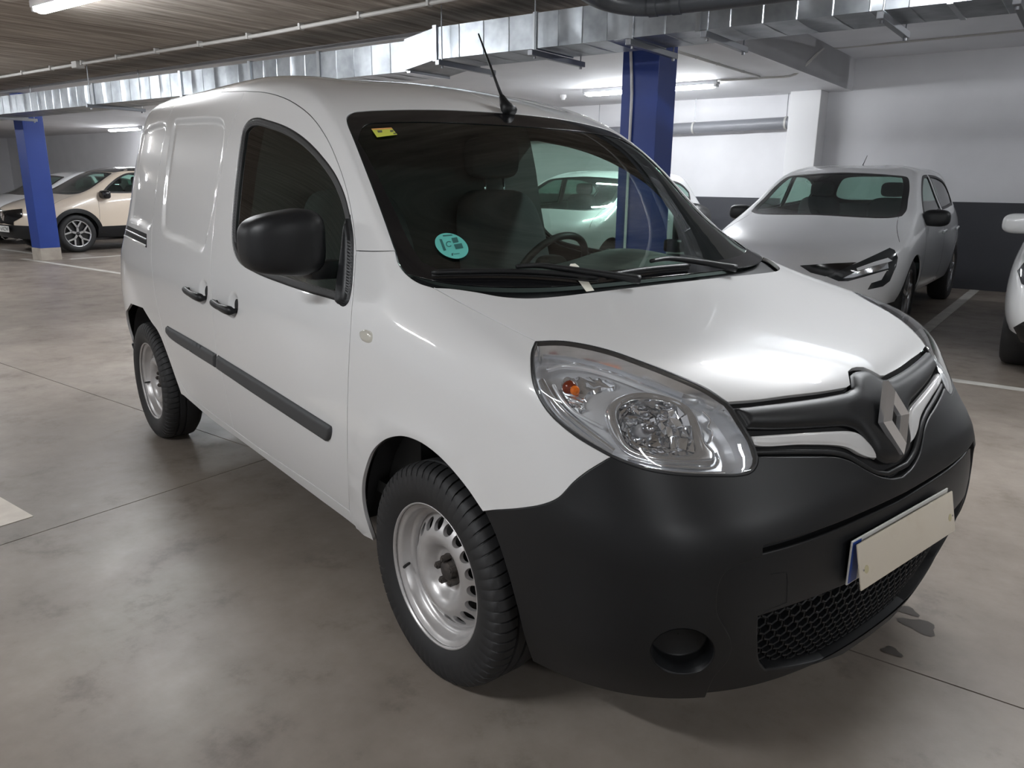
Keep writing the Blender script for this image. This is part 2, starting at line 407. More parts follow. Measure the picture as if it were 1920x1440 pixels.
# ------------------------------------------------------------------ the van's body surface (x forward, y left, z up, front axle at x = 0)
def Wd(z):
    return np.interp(z, [.2,.33,.5,.66,.8,.91,1.0,1.1,1.25,1.42,1.56,1.66,1.73], [.79,.825,.858,.872,.872,.862,.846,.815,.778,.745,.708,.665,.62])
def van_table():
    xs = [-3.05,-2.5,-1.9,-1.3,-.8]
    T = []
    def level(z, xr, fr, w=None, zr=None):
        """side at height z, rear face x xr, then fr = list of (x,y,z) stations S6 .. F0"""
        w = Wd(z) if w is None else w; row = []
        def ys(x): return w-.058*max(0, (-2.2-x)/1.1)**2*(w/.87)
        xc = xr+.06
        row += [(xr, 0, z), (xr, .42*w/.87, z), (xc, ys(-3.3)-.07, z)]
        sx = [min(-2.2, max(-3.05, xr+.33))] + xs[1:]
        n = fr[0][0]
        if n < -.53:                              # upper levels: the side stations close up behind the pillar
            sx = list(np.linspace(sx[0], n, 6)[:5])
        row += [(x, ys(x), z + (zr(x) if zr else 0)) for x in sx]
        row += [(x, y, zz) for x, y, zz in fr]
        T.append([(x, -y, zz) for x, y, zz in row])
    level(.20, -3.30, [(-.35,.785,.2),(.05,.79,.2),(.36,.775,.2),(.54,.715,.2),(.69,.60,.2),(.78,.43,.2),(.825,.2,.2),(.835,0,.2)])
    level(.33, -3.36, [(-.35,.825,.33),(.05,.835,.33),(.36,.83,.33),(.56,.795,.33),(.73,.68,.33),(.82,.485,.33),(.855,.23,.33),(.866,0,.33)])
    level(.50, -3.39, [(-.35,.858,.5),(.05,.866,.5),(.36,.862,.5),(.575,.827,.5),(.755,.71,.5),(.838,.50,.5),(.862,.235,.5),(.873,0,.5)])
    level(.66, -3.40, [(-.35,.873,.66),(.05,.877,.66),(.36,.868,.66),(.57,.832,.66),(.745,.712,.66),(.822,.50,.66),(.842,.235,.665),(.852,0,.67)])
    level(.80, -3.40, [(-.35,.872,.8),(.05,.873,.8),(.33,.858,.8),(.51,.812,.8),(.655,.70,.79),(.725,.49,.79),(.775,.235,.795),(.79,0,.80)])
    level(.91, -3.395, [(-.35,.862,.91),(.03,.858,.91),(.28,.840,.91),(.45,.80,.91),(.575,.70,.905),(.65,.50,.90),(.685,.24,.905),(.692,0,.908)])
    level(1.0, -3.385, [(-.38,.843,1.0),(-.02,.838,.995),(.21,.818,.992),(.365,.78,.99),(.485,.675,.985),(.535,.48,.975),(.56,.24,.97),(.565,0,.97)])
    level(1.10, -3.37, [(-.43,.812,1.10),(-.21,.795,1.095),(-.05,.75,1.082),(.05,.672,1.07),(.10,.55,1.066),(.12,.38,1.066),(.13,.19,1.066),(.132,0,1.066)])
    level(1.25, -3.35, [(-.55,.776,1.25),(-.42,.765,1.24),(-.335,.74,1.215),(-.275,.69,1.195),(-.215,.565,1.185),(-.17,.39,1.18),(-.145,.195,1.178),(-.137,0,1.178)])
    level(1.42, -3.33, [(-.69,.742,1.42),(-.58,.732,1.41),(-.51,.71,1.39),(-.455,.665,1.372),(-.40,.54,1.357),(-.365,.375,1.35),(-.345,.187,1.347),(-.338,0,1.346)])
    level(1.56, -3.305, [(-.87,.703,1.555),(-.775,.69,1.545),(-.71,.665,1.528),(-.66,.62,1.513),(-.61,.505,1.50),(-.572,.345,1.495),(-.552,.172,1.493),(-.545,0,1.492)])
    level(1.66, -3.28, [(-1.03,.66,1.65),(-.93,.643,1.634),(-.87,.612,1.618),(-.825,.562,1.607),(-.775,.44,1.602),(-.737,.295,1.604),(-.718,.147,1.608),(-.712,0,1.61)])
    level(1.742, -3.24, [(-1.2,.605,1.716),(-1.10,.585,1.698),(-1.035,.55,1.684),(-.99,.495,1.677),(-.95,.38,1.677),(-.92,.255,1.68),(-.905,.127,1.683),(-.90,0,1.684)], w=.625)
    level(1.788, -3.12, [(-1.45,.45,1.76),(-1.35,.43,1.748),(-1.29,.397,1.738),(-1.25,.348,1.735),(-1.215,.265,1.735),(-1.195,.176,1.738),(-1.18,.088,1.74),(-1.175,0,1.741)], w=.465)
    level(1.806, -2.95, [(-1.72,.23,1.795),(-1.64,.22,1.788),(-1.59,.20,1.783),(-1.555,.175,1.781),(-1.53,.135,1.78),(-1.51,.09,1.78),(-1.50,.045,1.781),(-1.495,0,1.781)], w=.24)
    xs2 = np.linspace(-2.8, -1.85, 16); T.append([(x, 0, float(np.interp(x, [-2.8,-2.3,-1.85], [1.806,1.815,1.806]))) for x in xs2])
    return T
VS = Surf(van_table())
U, VV = VS.U, VS.V
# ------------------------------------------------------------------ the van: panels
van = tag(empty('van'), 'white panel van with black front bumper and steel wheels', 'van')
tr = VS.tr
c_df = [(460,171),(500,174),(540,187),(580,215),(610,255),(635,310),(652,365),(662,420),(667,470)]       # door seam over the pillar
c_dl = [(667,470),(664,520),(658,600),(653,700),(651,800),(652,880),(655,958)]                             # door seam on the wing
c_dr = [(460,171),(446,205),(432,245),(420,295),(407,370),(400,430),(395,490),(396,540),(400,605),(407,665),(420,720),(438,805)]
c_sill = [(350,737),(400,777),(438,805),(480,836),(540,877),(600,918),(655,958)]
c_bot = [(345,742),(400,789),(450,825),(520,877),(600,937),(650,974),(700,1014)]
c_slt = [(460,171),(430,172),(400,174),(370,176),(349,180),(332,191),(320,212),(310,250),(299,305),(290,361),(285,426),(284,480),(289,540),(301,600),(316,655),(331,702),(350,737)]
c_ws = [(741,470),(722,415),(700,355),(680,303),(664,262),(652,232),(651,219),(660,211),(680,208),(760,205),(850,206),(920,211),(985,219),(1030,228)]
c_wsb = [(741,470),(747,494),(762,514),(785,530),(812,539)]
c_seam = [(812,539),(870,571),(940,607),(1004,639)]
c_hlt = [(1004,639),(1052,638),(1100,645),(1148,657),(1196,674),(1243,692),(1291,712),(1327,729),(1365,754)]
c_hll = [(1004,639),(997,657),(995.5,682),(999,716),(1011,747),(1028,773),(1052,797),(1088,824),(1124,845),(1146,857)]
c_hlb = [(1146,857),(1172,868),(1208,880),(1243,887),(1291,892),(1339,893),(1387,892),(1409,886),(1420,872),(1422,857)]
c_hli = [(1422,857),(1414,831),(1402,809),(1387,785),(1375,766),(1365,754)]
c_fb = [(1146,857),(1100,885),(1075,905),(1048,933),(1022,945),(980,953),(909,958)]
c_arch = [(909,958),(880,915),(845,873),(815,845),(785,826),(755,818),(725,824),(700,845),(685,880),(679,915),(683,960),(700,1014)]
c_barch = [(909,958),(930,1005),(950,1065),(968,1130),(984,1195),(999,1240)]
c_hr = [(812,539),(847,541),(890,547),(940,556),(990,559),(1040,556),(1102,549),(1210,536),(1290,527)]
c_hf = [(1365,754),(1420,750),(1480,742),(1540,735),(1588,727)]
c_notch = [(1588,727),(1595,722),(1591,697),(1598,691),(1617,686),(1630,687)]
c_groove = [(1422,857),(1470,857),(1520,857),(1570,858),(1597,866),(1622,881),(1645,893),(1668,898),(1690,895)]
A = lambda *cs: jn(*cs)
T_ = {k: tr(v) for k, v in dict(df=c_df, dl=c_dl, dr=c_dr, sill=c_sill, bot=c_bot, slt=c_slt, ws=c_ws, wsb=c_wsb, seam=c_seam, hlt=c_hlt, hll=c_hll, hlb=c_hlb, hli=c_hli, fb=c_fb, arch=c_arch, barch=c_barch, hr=c_hr, hf=c_hf, groove=c_groove).items()}
T_['notch'] = tr(c_notch, smooth=False)
for k_ in ('ws', 'hr'): T_[k_] = flat(VS, T_[k_])
rev = lambda L: L[::-1]
def sub(L, a, b): return L[(np.arange(len(L)) >= a) & (np.arange(len(L)) < b)]
# ---- embossed fields of the load side
def poly_xz(pts):
    uv = tr(pts, closed=True); P = VS.P(uv[:,0], uv[:,1]); return P[:, [0, 2]]
em1 = poly_xz([(330,221),(345,219),(400,217),(416,220),(421,228),(416,290),(409,335),(399,395),(389,440),(377,475),(350,462),(312,446),(304,436),(303,405),(308,340),(318,262),(323,235)])
em2 = poly_xz([(268,246),(285,232),(310,228),(303,284),(292,361),(284,420),(278,432),(262,424),(235,410),(232,395),(236,350),(245,300),(255,265)])
def sdf(Q, L):
    d = bdist(Q, [L]); return np.where(inside(Q, [L]), d, -d)
def sm(x): x = np.clip(x, 0, 1); return x*x*(3-2*x)
def emboss(P):
    Q = P[:, [0, 2]]; h = np.zeros(len(P)); k = (P[:,1] < -.3) & (P[:,0] < -.6) & (P[:,2] > .8)
    if k.any():
        h[k] = -.010*sm(sdf(Q[k], em1)/.035) - .010*sm(sdf(Q[k], em2)/.035)
    k = (np.abs(P[:,1]) > .3) & (P[:,2] < .62) & (P[:,2] > .3) & (P[:,0] < 0)
    return h
def arch_lip(P):
    h = np.zeros(len(P)); d = np.hypot(P[:,0]+.02, P[:,2]-.31); return .007*sm(1-np.abs(d-.42)/.05)
# ---- shell: roof, pillars, quarter, sill as one pressing per side, joined over the roof
ra = [(340,739),(328,705),(314,665),(297,623),(283,603),(268,578)]
ra3 = VS.P(*tr(ra).T); cx = -2.697
ar = np.concatenate([ra3[:, [0, 2]], [[cx-.02, .742]]])
ar = catmull(ar[::3], .03) if len(ar) > 12 else ar
left = np.stack([2*cx-ar[::-1][1:, 0], ar[::-1][1:, 1]], 1)
rear_arch = VS.xz(np.concatenate([ar, left]), smooth=False)
uE = float(VS.xz([(-3.2, .55)], smooth=False)[0][0])
vb = rear_arch[-1][1]
top_u = np.arange(0, U+.001, .125)
right = A(T_['df'][::-1] if False else T_['ws'])
h_end = right[right[:,0] <= U]
shell_half = A(rev(tr([(667,470),(700,471),(741,470)])), T_['df'][::-1])   # placeholder order below
wsr = clipu(np.concatenate([T_['ws'], [[U+2, T_['ws'][-1][1]], [U+2, 0], [T_['ws'][0][0], 0]]]), U)
ws_line = T_['ws'][T_['ws'][:,0] < U]; vh = float(np.interp(U, T_['ws'][:,0], T_['ws'][:,1])) if T_['ws'][-1][0] > U else ws_line[-1][1]
ws_line = np.concatenate([ws_line, [[U, vh]]])
pill = tr([(667,470),(700,471),(741,470)])
up = np.stack([np.full(8, U), np.linspace(vh, VV, 8)], 1)
topl = np.stack([np.arange(U, -.001, -.125), np.full(U*8+1, VV)], 1)
vrb = 1.6                                                       # top of the rear bumper
rearl = np.stack([np.zeros(20), np.linspace(VV, vrb, 20)], 1)
rb = np.stack([np.linspace(0, rear_arch[-1][0]-.05, 30), np.full(30, vrb)], 1)
arch_r = rear_arch[::-1]; arch_r = arch_r[arch_r[:,1] > 0]
k0 = int(np.argmax(arch_r[:,1] > vrb)); arch_r = arch_r[k0:]
ibot = len(T_['bot'])-1
cut = T_['bot'][:-4]
shell_r = A(pill, ws_line, up, topl, rearl, rb, arch_r, cut, tr([(668,990),(655,958)]), rev(T_['sill']), rev(T_['slt']), T_['df'])
def shell_objs():
    V, F, N = panel(VS, 'body_shell', [shell_r], PAINT, None, res=.05, disp=emboss, ret=True, flange=.012, fine=(lambda P: (P[:,1] < -.3) & (P[:,0] < -1.9) & (P[:,2] > .95) & (P[:,2] < 1.68), .014))
    n = len(V); VA = np.concatenate([V, V*MY]); FA = list(F) + [tuple(i+n for i in f[::-1]) for f in F]; NA = np.concatenate([N, N*MY])
    o = mesh('body_shell', VA, FA, PAINT, van, True, NA)
    v2, f2, n2 = panel(VS, '', [shell_r], PAINT, None, off=-.014, gap=0, flange=0, res=.09, ret=True)
    n = len(v2); mesh('inner_lining', np.concatenate([v2, v2*MY]), list(f2)+[tuple(i+n for i in f[::-1]) for f in f2], LINER, o, True, np.concatenate([n2, n2*MY]))
    return o
shell_objs()
# ---- doors
win = [(469,224),(483,221),(503,226),(530,235),(556,249),(580,268),(605,295),(627,325),(644,361),(653,393),(660,430),(661,480),(657,540),(648,571),(630,563),(575,547),(525,530),(480,512),(450,493),(438,470),(434,440),(438,373),(443,325),(449,276),(456,240)]
uvwin = tr(win, closed=True)
hc = [VS.P(*tr([q]).T)[0] if False else VS.P(*tr([q, (q[0]+1, q[1])])[:1].T)[0] for q in ((437,572), (381,546))]
def cups(P):
    h = np.zeros(len(P))
    for c in hc: h -= .018*sm(1.25-1.25*np.sqrt((P[:,0]-c[0])**2/.055**2+(P[:,2]-c[2])**2/.055**2))*(P[:,1] < 0)
    return h
doors = panel(VS, 'front_door', [A(T_['df'], T_['dl'], rev(tr(c_sill[2:])), rev(T_['dr'])), uvwin], PAINT, van, mirror=True, liner='inner_lining', disp=cups, fine=(lambda P: (np.hypot(P[:,0]-hc[0][0], P[:,2]-hc[0][2]) < .075), .006))
slide = panel(VS, 'side_loading_panel', [A(T_['dr'], rev(tr(c_sill[:3])), rev(T_['slt']))], PAINT, van, mirror=True, disp=lambda P: emboss(P)+cups(P), res=.014, liner='inner_lining')
for d in doors[:2]:
    d['label'] = 'white front door with a framed quarter-round window'
def ring(s, L, w, name, m, par, off=0., h=.004):
    a = L; g = (1 if area2(L) > 0 else -1)*s.sg
    b = inset(s, L, w, g)[0]
    return panel(s, name, [a, b], m, par, off=off, gap=0, flange=.012, res=.02, dome=(h, w*.45), mirror=True)
rg = ring(VS, uvwin, .024, 'window_seal', SEAL, doors[0], off=-.006, h=.006); rg[1].parent = doors[1]
gl = panel(VS, 'window_glass', [uvwin], WGLASS, doors[0], off=-.012, gap=.012, flange=0, res=.06, mirror=True); gl[1].parent = doors[1]
# ---- wing, bonnet, cowl, windscreen
fend = panel(VS, 'front_wing', [A(rev(pill), T_['dl'], tr([(655,958),(668,990)]), T_['bot'][-5:], rev(T_['arch']), rev(T_['fb']), rev(T_['hll']), rev(T_['seam']), rev(T_['wsb']))], PAINT, van, mirror=True, disp=arch_lip, liner='inner_lining')
hood_l = fullloop(VS, A(T_['hr'], [[U+.5, T_['hr'][-1][1]]], [[U+.5, T_['notch'][-1][1]]], rev(T_['notch']), rev(T_['hf']), rev(T_['hlt']), rev(T_['seam'])))
hood = panel(VS, 'bonnet', [hood_l], PAINT, van, res=.045, liner='inner_lining')
c_gb = [(762,514),(800,523),(850,531),(940,537),(1040,536),(1130,529),(1240,517),(1320,506)]
gb = flat(VS, tr(c_gb))
def cut_to(L, i): return L[:i]
wsb1 = T_['wsb'][:int(len(T_['wsb'])*.42)]
ws_half = A(T_['ws'], [[U+.5, T_['ws'][-1][1]]], [[U+.5, gb[-1][1]]], rev(gb), rev(tr([(741,470),(747,494),(762,514)])))
ws_l = fullloop(VS, ws_half)
screen = panel(VS, 'windscreen', [ws_l], WGLASS, van, off=-.004, gap=.003, flange=0, res=.06)
frit_in = tr([(672,262),(680,240),(690,232),(720,229),(800,228),(900,232),(985,242),(1040,250)]); frit_in = flat(VS, frit_in)
frit_side = tr([(792,490),(770,455),(742,395),(712,335),(690,292),(672,262)])
fb2 = tr([(792,490),(830,505),(900,513),(990,515),(1100,509),(1200,499),(1320,484)]); fb2 = flat(VS, fb2)
frit_hole = fullloop(VS, A(frit_side, frit_in, [[U+.5, frit_in[-1][1]]], [[U+.5, fb2[-1][1]]], rev(fb2)))
panel(VS, 'black_glass_border', [ws_l, frit_hole], GLOSSBLK, screen, off=-.0015, gap=.003, flange=.004, res=.04)
cowl_l = fullloop(VS, A(gb, [[U+.5, gb[-1][1]]], [[U+.5, T_['hr'][-1][1]]], rev(T_['hr']), rev(tr([(762,514),(785,530),(812,539)]))))
panel(VS, 'scuttle_panel', [cowl_l], PLAST, van, off=-.022, gap=-.01, flange=0, res=.05)
# ---- bumper
slot_t = tr([(1427,1022),(1490,1005),(1560,982),(1650,943),(1744,898)]); slot_b = tr([(1427,1043),(1490,1026),(1560,1002),(1650,963),(1744,918)])
bseam = tr([(1427,1043),(1395,1053),(1362,1070),(1349,1092),(1345,1150),(1358,1175),(1371,1205),(1367,1235),(1338,1272),(1322,1308)])
vb0 = .22
b_end = bseam[-1]; bot1 = np.stack([np.linspace(b_end[0], T_['barch'][-1][0], 40), np.linspace(b_end[1], T_['barch'][-1][1], 40)], 1)
fog = tr([(1280+60*math.cos(t), 1222+43*math.sin(t)) for t in np.linspace(0, 2*math.pi, 40, endpoint=False)], closed=True)
bump_half = A(T_['barch'], rev(bot1), rev(bseam), rev(slot_t[:2]) if False else [[slot_t[0][0], slot_t[0][1]]], slot_t, [[U+.6, slot_t[-1][1]]], [[U+.6, T_['groove'][-1][1]]], rev(T_['groove']), rev(T_['hlb']), T_['fb'])
bl = fullloop(VS, bump_half)
def bump_disp(P):
    # the bumper's upper part swells forward under the lamps
    return .006*sm((P[:,2]-.55)/.08)*sm((.74-P[:,2])/.08)*sm((P[:,0]-.3)/.3)
bumper = panel(VS, 'front_bumper', [bl, fog, VS.mir(fog)], PLAST, van, res=.04, disp=bump_disp, flange=.03, rnd=.004)
g_t = tr([(1427,1160),(1480,1142),(1550,1116),(1620,1086),(1700,1046)]); g_b = tr([(1440,1266),(1500,1258),(1560,1241),(1620,1214),(1700,1163)])
grl = fullloop(VS, A(g_t, [[U+.6, g_t[-1][1]]], [[U+.6, g_b[-1][1]]], rev(g_b), tr([(1440,1266),(1429,1252),(1425,1200),(1427,1160)])))
val_half = A(bseam, [[U+.6, b_end[1]]], [[U+.6, slot_b[-1][1]]], rev(slot_b))
vbl = np.stack([np.linspace(b_end[0], U, 30), np.linspace(b_end[1], b_end[1], 30)], 1)
val_l = fullloop(VS, A(bseam, vbl, [[U+.2, b_end[1]]], [[U+.2, slot_b[-1][1]]], rev(slot_b)))
valance = panel(VS, 'bumper_valance', [val_l, grl], PLAST, bumper, off=-.010, res=.04, flange=.05, rnd=.006)
slot_l = fullloop(VS, A(slot_t, [[U+.6, slot_t[-1][1]]], [[U+.6, slot_b[-1][1]]], rev(slot_b)))
panel(VS, 'bumper_slot', [slot_l], LINER, bumper, off=-.035, gap=-.02, flange=0)
strip(VS, tr([(1427,1112+43),(1400,1170)]) if False else tr([(1452,1080),(1482,1076),(1484,1095),(1482,1134),(1440,1152)], smooth=False), .0012, 'tow_cover_edge', LINER, bumper, off=-.010, h=.0008)
# fog lamp bowls
def bowl(loop, depth, name, m, par, k=.82):
    P = VS.P(loop[:,0], loop[:,1]); N = VS.N(loop[:,0], loop[:,1]); c = P.mean(0); n = N.mean(0); n /= np.linalg.norm(n)
    rows = [P-N*.0, c+(P-c)*.96-n*depth*.12, c+(P-c)*.93-n*depth*.9, c+(P-c)*.90-n*depth, c+(P-c)*.02-n*depth]
    mb = MB().grid(np.stack(rows), closev=True); o = mb.build(name, m, par, smooth=True)
    MB().add(np.array(mb.V)*MY, [f[::-1] for f in mb.F]).build(name, m, par, smooth=True)
    return o
bowl(fog, .05, 'fog_lamp_recess', PLAST, bumper)
# ------------------------------------------------------------------ the van: lamps, grille, badge, plate
def Pn(uv, off=0.):
    uv = np.atleast_2d(uv); return VS.P(uv[:,0], uv[:,1]) + off*VS.N(uv[:,0], uv[:,1])
def crop6(L): return [(980+x/4.174, 620+y/4.174) for x, y in L]
hl = A(T_['hlt'], rev(T_['hli']), rev(T_['hlb']), rev(T_['hll']))
CHR2 = mat('lamp_bright_trim', (.88,.89,.91), .13, metal=.85)
CHR3 = mat('lamp_grey_trim', (.84,.85,.87), .26, metal=.5)
REFL = mat('lamp_reflector', (.94,.95,.97), .06, metal=.92)
AMBER = mat('amber_bulb', (.75,.16,.01), .15)
def mirror_obj(o, par):
    me = o.data.copy(); V = np.array([v.co for v in me.vertices])*MY
    mb = MB().add(V, [tuple(p.vertices)[::-1] for p in o.data.polygons]); sm_ = o.data.polygons[0].use_smooth
    r = mb.build(o.name.split('.')[0], o.data.materials[0], par, smooth=sm_); bpy.data.meshes.remove(me); return r
op = tr(crop6([(760,640),(770,540),(820,460),(900,418),(1000,405),(1150,425),(1300,490),(1345,560),(1395,680),(1430,820),(1440,930),(1300,962),(1050,955),(900,925),(830,870),(785,760)]), closed=True)
opo = tr(crop6([(655,660),(665,560),(705,470),(780,400),(880,368),(1000,362),(1180,400),(1330,470),(1420,560),(1480,700),(1520,830),(1600,930),(1590,1010),(1500,1030),(1200,1022),(1000,1000),(860,965),(760,900),(690,800)]), closed=True)
ind = tr(crop6([(285,345),(300,262),(350,222),(450,212),(600,220),(735,245),(752,280),(640,290),(545,325),(480,400),(445,500),(435,568),(380,545),(320,500),(290,420)]), closed=True)
rng = random.Random(3)
for side in (0, 1):
    k = MY if side else np.ones(3)
    def put(name, V, F, m, par, smooth=True, N=None):
        V = np.asarray(V)*k; F = [f[::-1] for f in F] if side else F
        return mesh(name, V, F, m, par, smooth, None if N is None else np.asarray(N)*k)
    def pan(name, loops, m, par, **kw):
        V, F, N = panel(VS, name, loops, m, None, ret=True, **kw); return put(name, V, F, m, par, True, N)
    hd = pan('headlamp', [hl, op], CHR3, van, off=-.060, gap=.010, flange=0, res=.04); hd['label'] = 'clear headlamp with chrome reflector and amber indicator bulb'
    # side walls of the housing
    g = (1 if area2(hl) > 0 else -1)*VS.sg
    L1 = inset(VS, hl, .004, g)[0]; L2 = inset(VS, hl, .014, g)[0]
    gr = MB().grid(np.stack([Pn(L1, -.004), Pn(L2, -.06)]), closev=True); put('lamp_wall', gr.V, gr.F, CHR2, hd)
    pan('lamp_seal', [hl, inset(VS, hl, .005, g)[0]], SEAL, hd, off=-.001, gap=.0005, flange=.01, res=.02, dome=(.002, .003))
    pan('lamp_bezel', [opo, op], CHR2, hd, off=-.048, gap=0, flange=.02, res=.02, dome=(.012, .014))
    # reflector bowl with facets
    P0 = Pn(op, -.05); c = P0.mean(0); n = VS.N(*op.T).mean(0); n /= np.linalg.norm(n); n = .6*n+.4*np.array([1., 0, 0]); n /= np.linalg.norm(n)
    P0 = P0[::3]; rows = []; nr = 9
    for i in range(nr+1):
        t = i/nr; rr = 1-t*.86; dep = .075*(1-rr**2)
        row = c+(P0-c)*rr-n*dep
        if 0 < i < nr: row = row + np.array([[rng.uniform(-1, 1)*.0055 for _ in range(3)] for _ in row])
        rows.append(row)
    mb = MB().grid(np.stack(rows), closev=True); put('reflector', mb.V, mb.F, REFL, hd, smooth=False)
    fac = MB(); npt = len(P0)
    for i in range(nr-2):
        for j in range(0, npt, 2):
            q0, q1 = rows[i], rows[i+1]; j2 = (j+2) % npt
            quad = np.array([q0[j], q0[j2], q1[j2], q1[j]]); cq = quad.mean(0); d1 = rng.uniform(.002, .009)
            ax2 = np.array([rng.uniform(-1, 1) for _ in range(3)])*.22
            quad = cq+(quad-cq)*.93; quad = quad+np.cross(ax2, quad-cq)+n*d1
            fac.add(quad, [(0, 1, 2, 3)])
    put('reflector_facets', fac.V, fac.F, REFL, hd, smooth=False)
    mb = MB().tube([c-n*.075, c-n*.040], [.016, .016], 14); put('bulb_holder', mb.V, mb.F, CHR3, hd)
    mb = MB().tube([c-n*.040, c-n*.036, c-n*.018, c-n*.012], [.010, .012, .012, .006], 14); put('bulb_cap', mb.V, mb.F, SATIN, hd)
    io = pan('indicator_reflector', [ind], CHR2, hd, off=-.052, gap=0, flange=.01, res=.014, disp=lambda P: .0035*np.sin(P[:,2]*420)*np.sin(P[:,0]*420), rnd=.002)
    ib = Pn(tr([(1076,709),(1077,709)])[:1], -.04)[0]
    def ball(c, r, nn=8):
        G = [[c+r*np.array([math.sin(a)*math.cos(b), math.sin(a)*math.sin(b), math.cos(a)]) for b in np.linspace(0, 2*math.pi, 13)[:-1]] for a in np.linspace(.05, math.pi-.05, nn)]
        return MB().grid(G, closev=True)
    mb = ball(ib, .011); put('indicator_bulb', mb.V, mb.F, AMBER, hd)
    ib2 = Pn(tr([(1066,697),(1067,697)])[:1], -.048)[0]; mb = ball(ib2, .017); put('indicator_bulb', mb.V, mb.F, mat('amber_dark', (.18,.03,.01), .1), hd)
    for cv, hw, mm in (([(1180,858),(1240,868),(1300,871),(1362,869),(1370,855),(1366,842)], .003, CHR2), ([(1160,861),(1230,877),(1310,882),(1380,880)], .004, CHR2), ([(1006,690),(1016,730),(1040,765),(1085,803),(1150,846)], .006, CHR2), ([(1030,700),(1040,735),(1062,765),(1110,790),(1130,800)], .004, CHR3), ([(1024,663),(1060,655),(1120,663),(1200,690),(1290,728)], .005, CHR3), ([(1335,752),(1352,775),(1348,792),(1356,800),(1352,822),(1335,830)], .0025, CHR2)):
        uvc = tr(cv); o = strip(VS, uvc, hw, 'trim_rib', mm, hd, off=-.045, h=.006)
        if side: mirror_obj(o, hd); bpy.data.objects.remove(o)
    pan('lens', [hl], LENS, hd, off=-.001, gap=.005, flange=0, res=.03, dome=(.002, .03))
# ---- grille
gr_all = fullloop(VS, A(T_['hf'], T_['notch'], [[U+.5, T_['notch'][-1][1]]], [[U+.5, T_['groove'][-1][1]]], rev(T_['groove']), T_['hli']))
grille = panel(VS, 'grille', [gr_all], LINER, van, off=-.020, gap=-.004, flange=0)
bar_t = tr([(1374,764),(1420,759),(1480,752),(1540,744),(1588,735)]); bar_n = tr([(1588,735),(1600,727),(1597,701),(1603,696),(1618,690),(1632,691)], smooth=False)
bar_b = tr([(1402,803),(1450,804),(1510,802),(1560,799),(1588,798),(1610,806),(1630,830),(1646,858),(1662,868),(1690,868)])
bar_l = fullloop(VS, A(bar_t, bar_n, [[U+.5, bar_n[-1][1]]], [[U+.5, bar_b[-1][1]]], rev(bar_b), tr([(1402,803),(1388,781),(1374,764)])))
panel(VS, 'grille_bar', [bar_l], PLAST, grille, off=-.006, gap=.001, flange=.02, res=.02, dome=(.014, .03))
bl_l = tr([(1411,819),(1485,814),(1560,809.5),(1594,809),(1610,813),(1625,826),(1637,841),(1644,856)])
bl_b = tr([(1644,857),(1635,857),(1617,851),(1595,839),(1572,834),(1510,832),(1416,832),(1411,819)])
bl_w = panel(VS, 'white_blade', [A(bl_l, bl_b)], PAINT, grille, off=-.002, gap=0, flange=.012, res=.02, dome=(.005, .008), mirror=True)
lip = tr([(1419,847),(1500,846),(1565,848),(1595,856),(1620,871),(1645,885),(1668,889)]); lip = lip[lip[:,0] <= U]; lip = np.concatenate([lip, VS.mir(lip)])
strip(VS, lip, .007, 'bumper_lip', PLAST, bumper, off=-.008, h=.006)
# badge: a folded rhombus band
bn = np.array([math.cos(.34), 0, math.sin(.34)]); bu = np.array([-math.sin(.34), 0, math.cos(.34)]); bw = np.array([0, 1., 0])
bc = np.array([.795, 0, .803]) + bn*.012
def rh(w, h, d): return [bc+bw*(a*w)+bu*(b*h)+bn*d for a, b in ((0, 1), (1, 0), (0, -1), (-1, 0))]
mb = MB().grid(np.stack([rh(.066, .094, -.004), rh(.066, .094, .010), rh(.046, .066, .022), rh(.026, .038, .010), rh(.024, .035, -.004)]), closev=True)
mb.build('badge', mat('badge_chrome', (.88,.89,.92), .16, metal=.8), van)['label'] = 'chrome diamond badge'
bk = MB().add(rh(.030, .042, .0), [(0, 1, 2, 3)]).build('badge_backing', GLOSSBLK, van)
# number plates
plt = MB().box((.864, -.26, .462), (.868, .26, .574), .0015).build('number_plate', mat('plate_white', (.75,.75,.73), .35), van)
MB().box((.8685, -.257, .466), (.8692, -.218, .570)).build('blue_band', mat('plate_blue', (.01,.06,.34), .35), plt)
cy, sy = math.cos(-.213), math.sin(-.213); Rp = np.array([[cy, 0, sy], [0, 1, 0], [-sy, 0, cy]])
CREAM = mat('cover_plate', (.68,.62,.52), .38, noise=(14, (.60,.52,.40)), bump=(20,.04,.001))
nt = CREAM.node_tree
for n_ in nt.nodes:
    if n_.type == 'VALTORGB': n_.color_ramp.elements[0].position = .55; n_.color_ramp.elements[1].position = .85; n_.color_ramp.elements[1].color = (.62,.55,.44,1)
cov = MB().box((-.002, -.26, -.055), (.002, .26, .055), .003, R=Rp, T=(.889, .002, .515)).build('cover_plate', CREAM, van, angle=40); cov['label'] = 'blank cream cover plate hung over the number plate'
for yy in (-.243, .246):
    MB().tube([np.array([.889,.002,.515])+Rp@np.array([.001,yy,-.01]), np.array([.889,.002,.515])+Rp@np.array([.0035,yy,-.01])], .0025, 10).build('rivet', SATIN, cov)
    MB().tube([np.array([.889,.002,.515])+Rp@np.array([.001,yy*.94,-.012]), np.array([.889,.002,.515])+Rp@np.array([.0024,yy*.94,-.012])], .010, 18).build('screw_cap', mat('cap_yellow', (.55,.5,.3), .4), cov)
